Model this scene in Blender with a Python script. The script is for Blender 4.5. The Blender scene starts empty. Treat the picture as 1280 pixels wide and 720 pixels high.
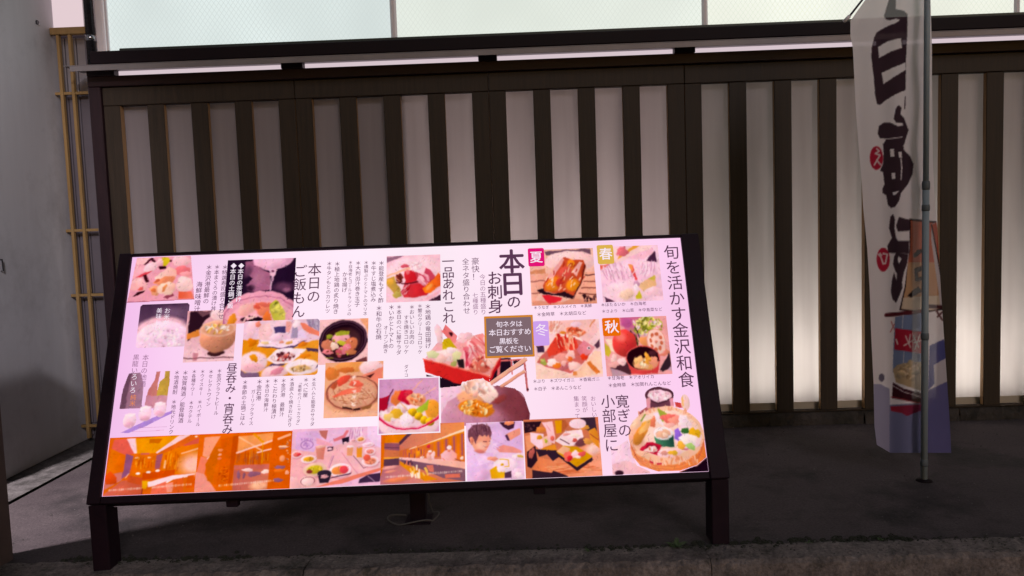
import bpy, math, random
import numpy as np
from mathutils import Vector, Matrix

R = math.radians
rng = np.random.default_rng(7)
random.seed(7)
scene = bpy.context.scene
col = scene.collection

# ------------------------------------------------------------------ camera
PITCH, YAW, ROLL = R(4.472), R(1.234), R(-2.009)
FPX = 1000.0                                   # focal length in pixels of a 1280 wide frame
CAM = np.array([1.8955, -3.8, 1.0])
_f = np.array([-math.sin(YAW) * math.cos(PITCH), math.cos(YAW) * math.cos(PITCH), -math.sin(PITCH)])
_r = np.array([math.cos(YAW), math.sin(YAW), 0.0])
_u = np.cross(_r, _f)
RI = math.cos(ROLL) * _r + math.sin(ROLL) * _u
UP = -math.sin(ROLL) * _r + math.cos(ROLL) * _u
cam_d = bpy.data.cameras.new('camera')
cam = bpy.data.objects.new('camera', cam_d)
col.objects.link(cam)
cam.matrix_world = Matrix(((RI[0], UP[0], -_f[0], CAM[0]), (RI[1], UP[1], -_f[1], CAM[1]), (RI[2], UP[2], -_f[2], CAM[2]), (0, 0, 0, 1)))
cam_d.sensor_width = 36.0
cam_d.lens = 36.0 * FPX / 1280.0
cam_d.clip_start = 0.02
cam_d.clip_end = 500
scene.camera = cam

# ------------------------------------------------------------------ sky, dusk sun, exposure
SUN_DIR = Vector((-0.42, 1.0, -0.60)).normalized()       # the way the light travels
world = bpy.data.worlds.new('World')
scene.world = world
world.use_nodes = True
wn = world.node_tree.nodes
sky = wn.new('ShaderNodeTexSky')
sky.sky_type = 'NISHITA'
sky.sun_disc = False
sky.sun_elevation = R(4)
sky.sun_rotation = R(157)
wn['Background'].inputs['Strength'].default_value = 0.05
world.node_tree.links.new(sky.outputs[0], wn['Background'].inputs['Color'])
sun_d = bpy.data.lights.new('sun', 'SUN')
sun_d.energy = 0.46
sun_d.angle = R(14)
sun_d.color = (1.0, 0.92, 1.0)
sun = bpy.data.objects.new('sun', sun_d)
sun.rotation_euler = SUN_DIR.to_track_quat('-Z', 'Y').to_euler()
col.objects.link(sun)

scene.view_settings.view_transform = 'Standard'
scene.view_settings.look = 'None'
scene.view_settings.exposure = 0
scene.view_settings.gamma = 1
scene.render.engine = 'CYCLES'
scene.cycles.use_denoising = True
scene.cycles.max_bounces = 8
scene.cycles.sample_clamp_indirect = 4


def lamp_light(name, kind, loc, power, color, target=None, **kw):
    d = bpy.data.lights.new(name, kind)
    d.energy = power
    d.color = color
    for k, v in kw.items():
        setattr(d, k, v)
    o = bpy.data.objects.new(name, d)
    o.location = loc
    if target is not None:
        o.rotation_euler = (Vector(target) - Vector(loc)).to_track_quat('-Z', 'Y').to_euler()
    col.objects.link(o)
    return o


# unseen lamp added out of the frame to the left, lighting the ground patch
lamp_light('added_patch_lamp', 'SPOT', (-0.52, -1.76, 2.2), 400, (1.0, 0.91, 0.95), (-0.06, -0.85, 0), spot_size=R(44), spot_blend=0.9, shadow_soft_size=0.05)
# unseen lamp added behind the viewer to light the grey wall over the partition
lamp_light('added_wall_lamp', 'SPOT', (1.85, -5.5, 3.42), 560, (1.0, 0.94, 1.0), (-.62, -.3, 1.05), spot_size=R(22), spot_blend=0.8, shadow_soft_size=0.10)
# light strip on the corridor floor behind the frosted panes, and the dim lamp in the corridor's other half
lamp_light('corridor_strip_light', 'AREA', (3.72, 0.32, 0.10), 27.0, (1.0, 0.94, 0.86), (3.72, 0.22, 1.0), shape='RECTANGLE', size=1.95, size_y=0.05)
lamp_light('corridor_dim_light', 'AREA', (.45, 0.42, 0.25), 4, (1.0, 0.88, 0.90), (.45, 0.40, 1.5), shape='RECTANGLE', size=1.0, size_y=0.10)
lamp_light('corridor_middle_light', 'AREA', (2.05, 0.42, 0.25), 22, (1.0, 0.84, 0.84), (2.05, 0.40, 1.5), shape='RECTANGLE', size=1.05, size_y=0.10)


# ------------------------------------------------------------------ helpers
def ray(px, py):
    return _f + (px - 640) / FPX * RI + (360 - py) / FPX * UP


def at(px, py, X=None, Y=None, Z=None):
    d = ray(px, py)
    if Y is not None:
        t = (Y - CAM[1]) / d[1]
    elif Z is not None:
        t = (Z - CAM[2]) / d[2]
    else:
        t = (X - CAM[0]) / d[0]
    return CAM + t * d


def lin(c):
    c = np.asarray(c, dtype=float) / 255.0
    return np.where(c <= 0.04045, c / 12.92, ((c + 0.055) / 1.055) ** 2.4)


def tag(o, label=None, cat=None, group=None, kind=None):
    if label:
        o['label'] = label
    if cat:
        o['category'] = cat
    if group:
        o['group'] = group
    if kind:
        o['kind'] = kind
    return o


ORG = {}


def empty(name, loc, label, cat, group=None):
    o = bpy.data.objects.new(name, None)
    o.empty_display_size = 0.05
    o.location = loc
    col.objects.link(o)
    ORG[o.name] = np.array(loc, dtype=float)
    return tag(o, label, cat, group)


def mk(name, verts, faces, mat, parent=None, smooth=False, mids=None):
    """one mesh object; verts in world metres, kept relative to the root of its parent"""
    off = np.zeros(3)
    if parent is not None:
        off = ORG[parent.name]
    v = np.asarray(verts, dtype=float) - off
    me = bpy.data.meshes.new(name)
    me.from_pydata(v.tolist(), [], [tuple(int(i) for i in f) for f in faces])
    mats = mat if isinstance(mat, (list, tuple)) else [mat]
    for m in mats:
        me.materials.append(m)
    if mids is not None:
        me.polygons.foreach_set('material_index', np.asarray(mids, dtype=np.int32))
    if smooth:
        me.polygons.foreach_set('use_smooth', np.ones(len(me.polygons), dtype=bool))
    me.update()
    o = bpy.data.objects.new(name, me)
    col.objects.link(o)
    if parent is not None:
        o.parent = parent
    ORG[o.name] = off
    return o


def box_vf(x0, x1, y0, y1, z0, z1, ch=0.003):
    """box with its long vertical and horizontal front edges chamfered: 8 corner cuts kept simple"""
    c = min(ch, (x1 - x0) * .3, (y1 - y0) * .3, (z1 - z0) * .3)
    v, f = [], []
    # three nested cross sections per axis -> 24 vertices, 26 faces
    def P(sx, sy, sz, ax):
        x = (x0, x1)[sx]; y = (y0, y1)[sy]; z = (z0, z1)[sz]
        dx = c if sx == 0 else -c
        dy = c if sy == 0 else -c
        dz = c if sz == 0 else -c
        if ax == 0: return (x, y + dy, z + dz)
        if ax == 1: return (x + dx, y, z + dz)
        return (x + dx, y + dy, z)
    idx = {}
    for sx in (0, 1):
        for sy in (0, 1):
            for sz in (0, 1):
                for ax in (0, 1, 2):
                    idx[sx, sy, sz, ax] = len(v)
                    v.append(P(sx, sy, sz, ax))
    for s in (0, 1):
        q = [idx[s, 0, 0, 0], idx[s, 1, 0, 0], idx[s, 1, 1, 0], idx[s, 0, 1, 0]]; f.append(q if s else q[::-1])
        q = [idx[0, s, 0, 1], idx[0, s, 1, 1], idx[1, s, 1, 1], idx[1, s, 0, 1]]; f.append(q if s else q[::-1])
        q = [idx[0, 0, s, 2], idx[1, 0, s, 2], idx[1, 1, s, 2], idx[0, 1, s, 2]]; f.append(q if s else q[::-1])
    for a in (0, 1):
        for b in (0, 1):
            f.append([idx[a, b, 0, 0], idx[a, b, 1, 0], idx[a, b, 1, 1], idx[a, b, 0, 1]])
            f.append([idx[a, 0, b, 0], idx[a, 1, b, 0], idx[a, 1, b, 2], idx[a, 0, b, 2]])
            f.append([idx[0, a, b, 1], idx[1, a, b, 1], idx[1, a, b, 2], idx[0, a, b, 2]])
            for d in (0, 1):
                f.append([idx[a, b, d, 0], idx[a, b, d, 1], idx[a, b, d, 2]])
    return v, f


def fix_normals(o):
    import bmesh
    bm = bmesh.new(); bm.from_mesh(o.data)
    bmesh.ops.recalc_face_normals(bm, faces=bm.faces)
    bm.to_mesh(o.data); bm.free()
    return o


def box(name, x0, x1, y0, y1, z0, z1, mat, parent=None, ch=0.003):
    v, f = box_vf(x0, x1, y0, y1, z0, z1, ch)
    return fix_normals(mk(name, v, f, mat, parent))


def tube_vf(path, rad, n=10, cap=True):
    path = [Vector(p) for p in path]
    v, f = [], []
    rads = rad if isinstance(rad, (list, tuple)) else [rad] * len(path)
    prev = None
    for i, p in enumerate(path):
        d = (path[min(i + 1, len(path) - 1)] - path[max(i - 1, 0)]).normalized()
        a = Vector((0, 0, 1)) if abs(d.z) < .9 else Vector((1, 0, 0))
        if prev is None:
            s = d.cross(a).normalized()
        else:
            s = (prev - d * prev.dot(d)).normalized()
        prev = s
        t = d.cross(s)
        for k in range(n):
            an = 2 * math.pi * k / n
            v.append(tuple(p + (s * math.cos(an) + t * math.sin(an)) * rads[i]))
    for i in range(len(path) - 1):
        for k in range(n):
            a, b = i * n + k, i * n + (k + 1) % n
            f.append((a, b, b + n, a + n))
    if cap:
        f.append(tuple(range(n))[::-1])
        f.append(tuple((len(path) - 1) * n + k for k in range(n)))
    return v, f


def tube(name, path, rad, mat, parent=None, n=10):
    v, f = tube_vf(path, rad, n)
    return fix_normals(mk(name, v, f, mat, parent, smooth=True))


# ------------------------------------------------------------------ materials
def nodes_of(name):
    m = bpy.data.materials.new(name)
    m.use_nodes = True
    return m, m.node_tree.nodes, m.node_tree.links


def surface(name, c1, c2, scale=6.0, rough=0.6, bump=0.2, detail=6, stretch=(1, 1, 1), metal=0.0, spec=0.4, fine=0.0, dirt=None, dirt_scale=2.0, dirt_lo=0.5, dirt_hi=0.7, bump_scale=None, bump_dist=0.004):
    m, n, l = nodes_of(name)
    b = n['Principled BSDF']
    tc = n.new('ShaderNodeTexCoord')
    mp = n.new('ShaderNodeMapping'); mp.inputs['Scale'].default_value = stretch
    oi_ = n.new('ShaderNodeObjectInfo'); om = n.new('ShaderNodeMath'); om.operation = 'MULTIPLY'; om.inputs[1].default_value = 37.0
    l.new(oi_.outputs['Random'], om.inputs[0])
    va = n.new('ShaderNodeVectorMath'); va.operation = 'ADD'; l.new(tc.outputs['Object'], va.inputs[0]); l.new(om.outputs[0], va.inputs[1])
    l.new(va.outputs[0], mp.inputs['Vector'])
    no = n.new('ShaderNodeTexNoise'); no.inputs['Scale'].default_value = scale; no.inputs['Detail'].default_value = detail; no.inputs['Roughness'].default_value = 0.65
    l.new(mp.outputs[0], no.inputs['Vector'])
    rp = n.new('ShaderNodeValToRGB')
    rp.color_ramp.elements[0].position = 0.3; rp.color_ramp.elements[0].color = (*c1, 1)
    rp.color_ramp.elements[1].position = 0.7; rp.color_ramp.elements[1].color = (*c2, 1)
    l.new(no.outputs['Fac'], rp.inputs[0])
    out = rp.outputs[0]
    if dirt is not None:
        dn = n.new('ShaderNodeTexNoise'); dn.inputs['Scale'].default_value = dirt_scale; dn.inputs['Detail'].default_value = 8; dn.inputs['Roughness'].default_value = .7
        l.new(tc.outputs['Object'], dn.inputs['Vector'])
        dr = n.new('ShaderNodeMapRange'); dr.inputs['From Min'].default_value = dirt_lo; dr.inputs['From Max'].default_value = dirt_hi
        l.new(dn.outputs['Fac'], dr.inputs['Value'])
        mx = n.new('ShaderNodeMix'); mx.data_type = 'RGBA'
        l.new(dr.outputs[0], mx.inputs['Factor']); l.new(out, mx.inputs['A']); mx.inputs['B'].default_value = (*dirt, 1)
        out = mx.outputs['Result']
    if fine:
        fn = n.new('ShaderNodeTexNoise'); fn.inputs['Scale'].default_value = fine; fn.inputs['Detail'].default_value = 4; fn.inputs['Roughness'].default_value = .8
        l.new(tc.outputs['Object'], fn.inputs['Vector'])
        fr_ = n.new('ShaderNodeMapRange'); fr_.inputs['From Min'].default_value = .32; fr_.inputs['From Max'].default_value = .68; fr_.inputs['To Min'].default_value = .6; fr_.inputs['To Max'].default_value = 1.4
        l.new(fn.outputs['Fac'], fr_.inputs['Value'])
        fm = n.new('ShaderNodeMix'); fm.data_type = 'RGBA'; fm.blend_type = 'MULTIPLY'; fm.inputs['Factor'].default_value = 1.0
        l.new(out, fm.inputs['A']); l.new(fr_.outputs[0], fm.inputs['B'])
        out = fm.outputs['Result']
    l.new(out, b.inputs['Base Color'])
    b.inputs['Roughness'].default_value = rough
    b.inputs['Metallic'].default_value = metal
    b.inputs['Specular IOR Level'].default_value = spec
    bn = n.new('ShaderNodeTexNoise'); bn.inputs['Scale'].default_value = bump_scale or scale * 6; bn.inputs['Detail'].default_value = 5
    l.new(mp.outputs[0], bn.inputs['Vector'])
    bp = n.new('ShaderNodeBump'); bp.inputs['Strength'].default_value = bump; bp.inputs['Distance'].default_value = bump_dist
    l.new(bn.outputs['Fac'], bp.inputs['Height']); l.new(bp.outputs[0], b.inputs['Normal'])
    rr = n.new('ShaderNodeMapRange'); rr.inputs['To Min'].default_value = max(0, rough - .12); rr.inputs['To Max'].default_value = min(1, rough + .12)
    l.new(no.outputs['Fac'], rr.inputs['Value']); l.new(rr.outputs[0], b.inputs['Roughness'])
    return m


def emit(name, c, strength=1.0):
    m, n, l = nodes_of(name)
    n.remove(n['Principled BSDF'])
    e = n.new('ShaderNodeEmission'); e.inputs['Color'].default_value = (*c, 1); e.inputs['Strength'].default_value = strength
    l.new(e.outputs[0], n['Material Output'].inputs['Surface'])
    return m


def emit_attr(name):
    m, n, l = nodes_of(name)
    n.remove(n['Principled BSDF'])
    a = n.new('ShaderNodeAttribute'); a.attribute_name = 'print'
    e = n.new('ShaderNodeEmission')
    l.new(a.outputs['Color'], e.inputs['Color'])
    l.new(e.outputs[0], n['Material Output'].inputs['Surface'])
    return m


M = {}
M['slat'] = surface('stained_wood', (.024, .016, .0095), (.048, .031, .019), 5, .6, .25, stretch=(14, 14, .6), detail=9)
M['slat_side'] = surface('honey_edge', (.30, .17, .075), (.42, .25, .12), 6, .6, .2, stretch=(8, 8, .8))  # honey tone for the slat sides, paler than the stained fronts
M['beam'] = surface('dark_red_wood', (.018, .006, .008), (.032, .010, .012), 5, .5, .2, stretch=(.8, 8, 8))
M['post'] = surface('dark_plum_wood', (.016, .006, .010), (.030, .011, .016), 5, .5, .2, stretch=(8, 8, .8))
M['fascia'] = surface('black_metal', (.008, .004, .007), (.014, .007, .011), 4, .6, .1, spec=.2)
M['sill'] = surface('grey_green_aluminium', (.045, .055, .05), (.06, .07, .065), 6, .4, .05, metal=.3)
M['flash'] = surface('galvanised_sheet', (.24, .215, .225), (.33, .30, .31), 5, .45, .1, metal=.2)
M['white_frame'] = surface('white_aluminium', (.86, .80, .84), (.92, .86, .90), 5, .4, .05)
M['board'] = surface('dark_lacquered_wood', (.012, .005, .011), (.022, .009, .018), 6, .62, .15, spec=.2, stretch=(2, 2, 2))
M['wall'] = surface('grey_render', (.46, .45, .48), (.55, .54, .57), 2.2, .7, .10, stretch=(1, 2.2, .22), bump_scale=30, dirt=(.36, .345, .365), dirt_scale=3, dirt_lo=.5, dirt_hi=.75)
M['partition'] = surface('brown_plaster', (.16, .11, .11), (.22, .155, .15), 3, .8, .3)
M['pale_wall'] = surface('pale_plaster', (.55, .52, .52), (.62, .60, .60), 2, .8, .2)
M['honey'] = surface('honey_wood', (.26, .155, .055), (.36, .225, .09), 5, .5, .2, stretch=(6, 6, 1))
M['backing'] = surface('slate_board', (.11, .093, .110), (.145, .125, .145), 3, .6, .1)
M['pavement'] = surface('worn_concrete', (.060, .045, .050), (.100, .078, .081), 3.0, .85, .8, fine=120, dirt=(.028, .023, .025), dirt_scale=2.4, dirt_lo=.48, dirt_hi=.64, bump_scale=140)
M['gutter'] = surface('pale_worn_concrete', (.11, .098, .098), (.19, .172, .168), 5, .9, .8, fine=90, dirt=(.05, .045, .042), dirt_scale=6, dirt_lo=.45, dirt_hi=.62, bump_scale=90)
M['kerb'] = surface('rough_kerb_stone', (.12, .097, .092), (.28, .232, .218), 14, .95, 1.0, fine=80, dirt=(.045, .042, .034), dirt_scale=9, dirt_lo=.54, dirt_hi=.70, bump_scale=70, bump_dist=.01)
M['plinth'] = surface('rough_plinth', (.022, .020, .016), (.075, .062, .055), 9, .95, .9, dirt=(.014, .016, .010), dirt_scale=4, bump_scale=60, bump_dist=.01)
M['street'] = surface('asphalt', (.035, .034, .036), (.06, .058, .06), 8, .9, .8, bump_scale=200)
M['pole'] = surface('blue_grey_paint', (.26, .32, .36), (.32, .38, .42), 8, .45, .05)
M['collar'] = surface('grey_plastic', (.11, .13, .145), (.14, .16, .175), 8, .5, .05)
M['chrome'] = surface('steel', (.35, .35, .38), (.5, .5, .53), 4, .22, .02, metal=.9)
M['pipe'] = surface('dark_pipe', (.02, .02, .025), (.035, .033, .04), 4, .28, .03, metal=.3)
M['cable'] = surface('grey_cable', (.10, .09, .085), (.15, .14, .13), 8, .5, .05)
M['moss'] = surface('moss', (.022, .025, .016), (.05, .052, .036), 30, .9, .5)
M['leaf'] = surface('weed_leaf', (.05, .085, .03), (.09, .14, .05), 30, .6, .2)
M['inner_wall'] = surface('corridor_plaster', (.15, .13, .125), (.19, .17, .16), 2, .8, .1)
M['white_paint'] = surface('cream_paint', (.42, .36, .27), (.50, .44, .34), 6, .6, .1)


def pane_material():
    m, n, l = nodes_of('frosted_pane')
    b = n['Principled BSDF']
    b.inputs['Base Color'].default_value = (.42, .37, .39, 1)
    pc = n.new('ShaderNodeTexCoord'); pm = n.new('ShaderNodeMapping'); pm.inputs['Scale'].default_value = (9, 9, .5)
    po = n.new('ShaderNodeObjectInfo'); pv = n.new('ShaderNodeVectorMath'); pv.operation = 'ADD'
    l.new(pc.outputs['Object'], pv.inputs[0]); l.new(po.outputs['Location'], pv.inputs[1]); l.new(pv.outputs[0], pm.inputs['Vector'])
    pn = n.new('ShaderNodeTexNoise'); pn.inputs['Scale'].default_value = 1.6; pn.inputs['Detail'].default_value = 5; l.new(pm.outputs[0], pn.inputs['Vector'])
    pr = n.new('ShaderNodeValToRGB'); pr.color_ramp.elements[0].position = .3; pr.color_ramp.elements[0].color = (.74, .71, .70, 1); pr.color_ramp.elements[1].position = .7; pr.color_ramp.elements[1].color = (.93, .90, .885, 1)
    l.new(pn.outputs['Fac'], pr.inputs[0])
    b.inputs['Roughness'].default_value = .35
    b.inputs['Specular IOR Level'].default_value = .25
    t = n.new('ShaderNodeBsdfTranslucent'); l.new(pr.outputs[0], t.inputs['Color'])
    mx = n.new('ShaderNodeMixShader'); mx.inputs[0].default_value = .58
    tc = n.new('ShaderNodeTexCoord')
    no = n.new('ShaderNodeTexNoise'); no.inputs['Scale'].default_value = 220; no.inputs['Detail'].default_value = 2
    l.new(tc.outputs['Object'], no.inputs['Vector'])
    bp = n.new('ShaderNodeBump'); bp.inputs['Strength'].default_value = .15; bp.inputs['Distance'].default_value = .001
    l.new(no.outputs['Fac'], bp.inputs['Height']); l.new(bp.outputs[0], b.inputs['Normal'])
    l.new(b.outputs[0], mx.inputs[1]); l.new(t.outputs[0], mx.inputs[2])
    l.new(mx.outputs[0], n['Material Output'].inputs['Surface'])
    return m


M['pane'] = pane_material()


def window_glass(name, c):
    """lit wired glass: a diamond mesh of wire in a frosted, lit pane"""
    m, n, l = nodes_of(name)
    b = n['Principled BSDF']
    tc = n.new('ShaderNodeTexCoord')
    sx = n.new('ShaderNodeSeparateXYZ'); l.new(tc.outputs['Object'], sx.inputs[0])

    def stripe(sign):
        a = n.new('ShaderNodeMath'); a.operation = 'MULTIPLY'; l.new(sx.outputs['Z'], a.inputs[0]); a.inputs[1].default_value = sign * .72
        s = n.new('ShaderNodeMath'); s.operation = 'ADD'; l.new(sx.outputs['X'], s.inputs[0]); l.new(a.outputs[0], s.inputs[1])
        k = n.new('ShaderNodeMath'); k.operation = 'MULTIPLY'; l.new(s.outputs[0], k.inputs[0]); k.inputs[1].default_value = 44
        fr = n.new('ShaderNodeMath'); fr.operation = 'FRACT'; l.new(k.outputs[0], fr.inputs[0])
        lt = n.new('ShaderNodeMath'); lt.operation = 'LESS_THAN'; l.new(fr.outputs[0], lt.inputs[0]); lt.inputs[1].default_value = .13
        return lt
    mxm = n.new('ShaderNodeMath'); mxm.operation = 'MAXIMUM'
    l.new(stripe(1).outputs[0], mxm.inputs[0]); l.new(stripe(-1).outputs[0], mxm.inputs[1])
    no = n.new('ShaderNodeTexNoise'); no.inputs['Scale'].default_value = 1.6; no.inputs['Detail'].default_value = 2
    l.new(tc.outputs['Object'], no.inputs['Vector'])
    cr = n.new('ShaderNodeValToRGB')
    cr.color_ramp.elements[0].position = .3; cr.color_ramp.elements[0].color = (*(np.array(c) * .86), 1)
    cr.color_ramp.elements[1].position = .7; cr.color_ramp.elements[1].color = (*(np.array(c) * 1.08), 1)
    l.new(no.outputs['Fac'], cr.inputs[0])
    mx = n.new('ShaderNodeMix'); mx.data_type = 'RGBA'
    l.new(mxm.outputs[0], mx.inputs['Factor']); l.new(cr.outputs[0], mx.inputs['A'])
    mx.inputs['B'].default_value = (*(np.array(c) * .87), 1)
    b.inputs['Base Color'].default_value = (.2, .2, .2, 1)
    b.inputs['Roughness'].default_value = .25
    l.new(mx.outputs['Result'], b.inputs['Emission Color']); b.inputs['Emission Strength'].default_value = 1.0
    return m


M['win_cool'] = window_glass('lit_wired_glass_cool', lin((214, 226, 224)))
M['win_mid'] = window_glass('lit_wired_glass', lin((226, 234, 225)))
M['win_warm'] = window_glass('lit_wired_glass_warm', lin((232, 237, 224)))
M['gap_glow'] = emit('gap_strip_emission', lin((214, 196, 203)))  # lit white behind the gap, its light put in as emission
M['wall_glow'] = emit('glowing_white_wall', lin((228, 205, 210)))  # lit look of the white wall above the lattice, put in as emission
M['print'] = emit_attr('backlit_print')
M['ink'] = emit('backlit_dark_ink', lin((106, 68, 98)))
M['ink_head'] = emit('backlit_headline_ink', lin((92, 56, 84)))
M['ink_soft'] = emit('backlit_soft_ink', lin((150, 105, 140)))
M['ink_white'] = emit('backlit_white_ink', lin((248, 232, 246)))
M['ink_orange'] = emit('backlit_orange_ink', lin((238, 140, 80)))

# ================================================================== SETTING
XL, XR = -0.33, 4.66          # grey wall face, end of the fence
Y_KERB = -1.53


def sheet(name, x0, x1, y0, y1, z, mat, nx=1, ny=1, jitter=0.0):
    xs = np.linspace(x0, x1, nx + 1); ys = np.linspace(y0, y1, ny + 1)
    v = [(x, y, z + (rng.uniform(-jitter, jitter) if 0 < i < nx and 0 < j < ny else 0)) for j, y in enumerate(ys) for i, x in enumerate(xs)]
    f = [(j * (nx + 1) + i, j * (nx + 1) + i + 1, (j + 1) * (nx + 1) + i + 1, (j + 1) * (nx + 1) + i) for j in range(ny) for i in range(nx)]
    o = mk(name, v, f, mat)
    return tag(o, kind='structure')


sheet('street', -150, 150, -150, 150, -0.135, M['street'])
sheet('pavement', -0.125, 9.0, -1.40, 0.7, 0.0, M['pavement'], 60, 16, .0015)
sheet('gutter_strip', -6.0, -0.137, -1.40, 0.7, 0.006, M['gutter'], 40, 20, .002)
sheet('gutter_joint', -0.14, -0.12, -1.40, 0.7, -0.012, M['fascia'])
# kerb: stones with rough edges, each a part of its own
kerb = tag(bpy.data.objects.new('kerb', None), kind='structure')
kerb.location = (2, Y_KERB, -.135); col.objects.link(kerb); ORG[kerb.name] = np.array((2, Y_KERB, -.135))
kx = -1.2
while kx < 7:
    w = 1.2
    nx, ny = 60, 6
    v, f = [], []
    prof = [(Y_KERB, -.14), (Y_KERB - .002, -.05), (Y_KERB + .004, -.008), (Y_KERB + .018, .003), (Y_KERB + .07, .004), (Y_KERB + .125, .002), (Y_KERB + .131, -.03)]
    for i in range(nx + 1):
        x = kx + .001 + (w - .002) * i / nx
        for j, (py, pz) in enumerate(prof):
            a = .0032 if 1 < j < 5 else .0015
            v.append((x, py + rng.normal(0, a * .7), pz + rng.normal(0, a * .55)))
    L = len(prof)
    for i in range(nx):
        for j in range(L - 1):
            f.append((i * L + j, (i + 1) * L + j, (i + 1) * L + j + 1, i * L + j + 1))
    fix_normals(mk('kerb_stone', v, f, M['kerb'], kerb))
    kx += w
# plinth under the fence: rough stones
pl = empty('stone_plinth', (2, .02, 0), 'low rough dark concrete plinth under the slatted fence', 'plinth')
px_ = -0.13
while px_ < 4.8:
    w = .45
    nx = 18
    prof = [(-.022, -.01), (-.020, .03), (-.012, .056), (.0, .062), (.09, .0625), (.09, -.01)]
    v, f = [], []
    for i in range(nx + 1):
        for j, (py, pz) in enumerate(prof):
            a = .004 if j < 3 else .0005
            v.append((px_ + .0015 + (w - .003) * i / nx, py + rng.normal(0, a), pz + (rng.normal(0, a * .5) if j else 0)))
    L = len(prof)
    for i in range(nx):
        for j in range(L - 1):
            f.append((i * L + j, (i + 1) * L + j, (i + 1) * L + j + 1, i * L + j + 1))
    fix_normals(mk('plinth_stone', v, f, M['plinth'], pl))
    px_ += w

# grey wall on the left
gw = empty('grey_wall', (XL - .2, -.3, 0), 'tall plain grey rendered wall at the left edge', 'wall')
nx, nz = 22, 40
v = []; f = []
for j in range(nz + 1):
    for i in range(nx + 1):
        v.append((XL + .004 * math.sin(3.1 * i / nx * 2 + j * .13) * (0 < i < nx), -.80 + .90 * i / nx, .012 + 3.2 * j / nz))
for j in range(nz):
    for i in range(nx):
        a = j * (nx + 1) + i
        f.append((a, a + 1, a + nx + 2, a + nx + 1))
mk('wall_face', v, f, M['wall'], gw, smooth=True)
box('wall_core', XL - .25, XL - .006, -.80, .10, .007, 3.21, M['wall'], gw)
p = at(45, 28, X=XL)
sv, sf = tube_vf([(XL - .004, p[1], p[2]), (XL + .009, p[1], p[2])], .010, 12)
fix_normals(mk('bolt', sv, sf, M['pipe'], gw))
sv, sf = tube_vf([(XL - .004, p[1] + .014, p[2] - .002), (XL + .006, p[1] + .014, p[2] - .002)], .005, 10)
fix_normals(mk('bolt_washer', sv, sf, M['white_frame'], gw))
p = at(1, 333, X=XL)
hv, hf = tube_vf([(XL - .004, p[1], p[2] + .03), (XL + .008, p[1], p[2] + .03), (XL + .008, p[1] + .002, p[2] - .02), (XL - .004, p[1] + .002, p[2] - .02)], .0028, 8)
fix_normals(mk('wall_hook', hv, hf, M['pipe'], gw))

# brown partition at the far left (only its end shows, the rest is added)
pw = empty('brown_partition', (.18, -1.62, 0), 'mauve brown plastered partition end cut off by the left edge', 'partition')
box('end_panel', .13, .232, -1.90, -1.362, -.134, 1.06, M['partition'], pw, .006)
box('light_blocking_panel', -1.2, .50, -2.02, -1.903, -.134, 1.22, M['partition'], pw, .006)  # unseen panel added to cut the lamp light on the grey wall

# corridor behind the fence (seen only through the frosted panes)
ca = empty('corridor', (2.2, .5, 0), 'pale plastered corridor glowing behind the frosted panes', 'corridor')
box('back_wall', -.16, XR + .1, .62, .70, .01, 1.80, M['inner_wall'], ca)
box('corridor_ceiling', -.16, XR + .1, .10, .615, 1.74, 1.79, M['inner_wall'], ca)
box('corridor_floor', -.16, XR + .1, .10, .615, .008, .05, M['inner_wall'], ca)
box('corridor_end', -.20, -.165, .10, .615, .01, 1.79, M['inner_wall'], ca)
box('divider', 2.655, 2.69, .07, .615, .055, 1.735, M['inner_wall'], ca)
box('inner_post', 1.331, 1.338, .040, .615, .055, 1.735, M['inner_wall'], ca)
box('inner_post', 4.21, 4.235, .058, .10, .055, 1.735, M['pale_wall'], ca)
tag(box('end_wall', XR + .105, 8.0, -.02, .75, -.01, 3.2, M['pale_wall']), 'pale plain wall beyond the right end of the fence', 'wall')

# ------------------------------------------------------------------ slatted fence panels
SP, SW, ST, PW = .2075, .1277, .078, .908
ZT, ZB = 1.626, .069
ORD = ['first', 'second', 'third', 'fourth', 'fifth']


def slat_mesh():
    """one slat: dark stained front and back, a lighter honey colour on the two sides"""
    w = SP - SW
    v, f = box_vf(-w / 2, w / 2, -.015, .015, ZB + .001, ZT - .001, .0025)
    return v, f


def fence_panel():
    t = empty('slatted_fence', (0, 0, 0), 'x', 'fence panel', 'slatted panels of the fence')
    box('top_rail', -ST, 3 * SP + SW + ST, -.020, .024, ZT, 1.7115, M['slat'], t)
    box('bottom_rail', -ST, 3 * SP + SW + ST, -.014, .024, .0635, ZB, M['slat'], t, .001)
    v, f = box_vf(-ST, 0, -.0175, .022, ZB + .0005, ZT - .0005, .0025)
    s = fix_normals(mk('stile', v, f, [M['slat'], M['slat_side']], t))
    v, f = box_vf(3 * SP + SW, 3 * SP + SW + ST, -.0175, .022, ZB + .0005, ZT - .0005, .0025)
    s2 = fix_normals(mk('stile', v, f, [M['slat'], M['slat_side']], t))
    sl = []
    for i in range(3):
        v, f = slat_mesh()
        v = [(x + i * SP + SW + (SP - SW) / 2, y, z) for x, y, z in v]
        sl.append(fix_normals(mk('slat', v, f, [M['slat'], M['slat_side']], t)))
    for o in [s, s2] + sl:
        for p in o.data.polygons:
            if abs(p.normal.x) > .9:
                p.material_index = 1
    nxp, nzp = 1, 1
    box('frosted_pane', -.03, 3 * SP + SW + .03, .030, .036, .066, 1.70, M['pane'], t, .0005)
    box('pane_guide', -.03, 3 * SP + SW + .03, .0265, .0295, ZB + .0002, ZB + .034, M['white_paint'], t, .0005)
    return t


def copy_tree(o, parent=None):
    c = o.copy(); col.objects.link(c); c.parent = parent
    for ch in list(o.children):
        copy_tree(ch, c)
    return c


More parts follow.
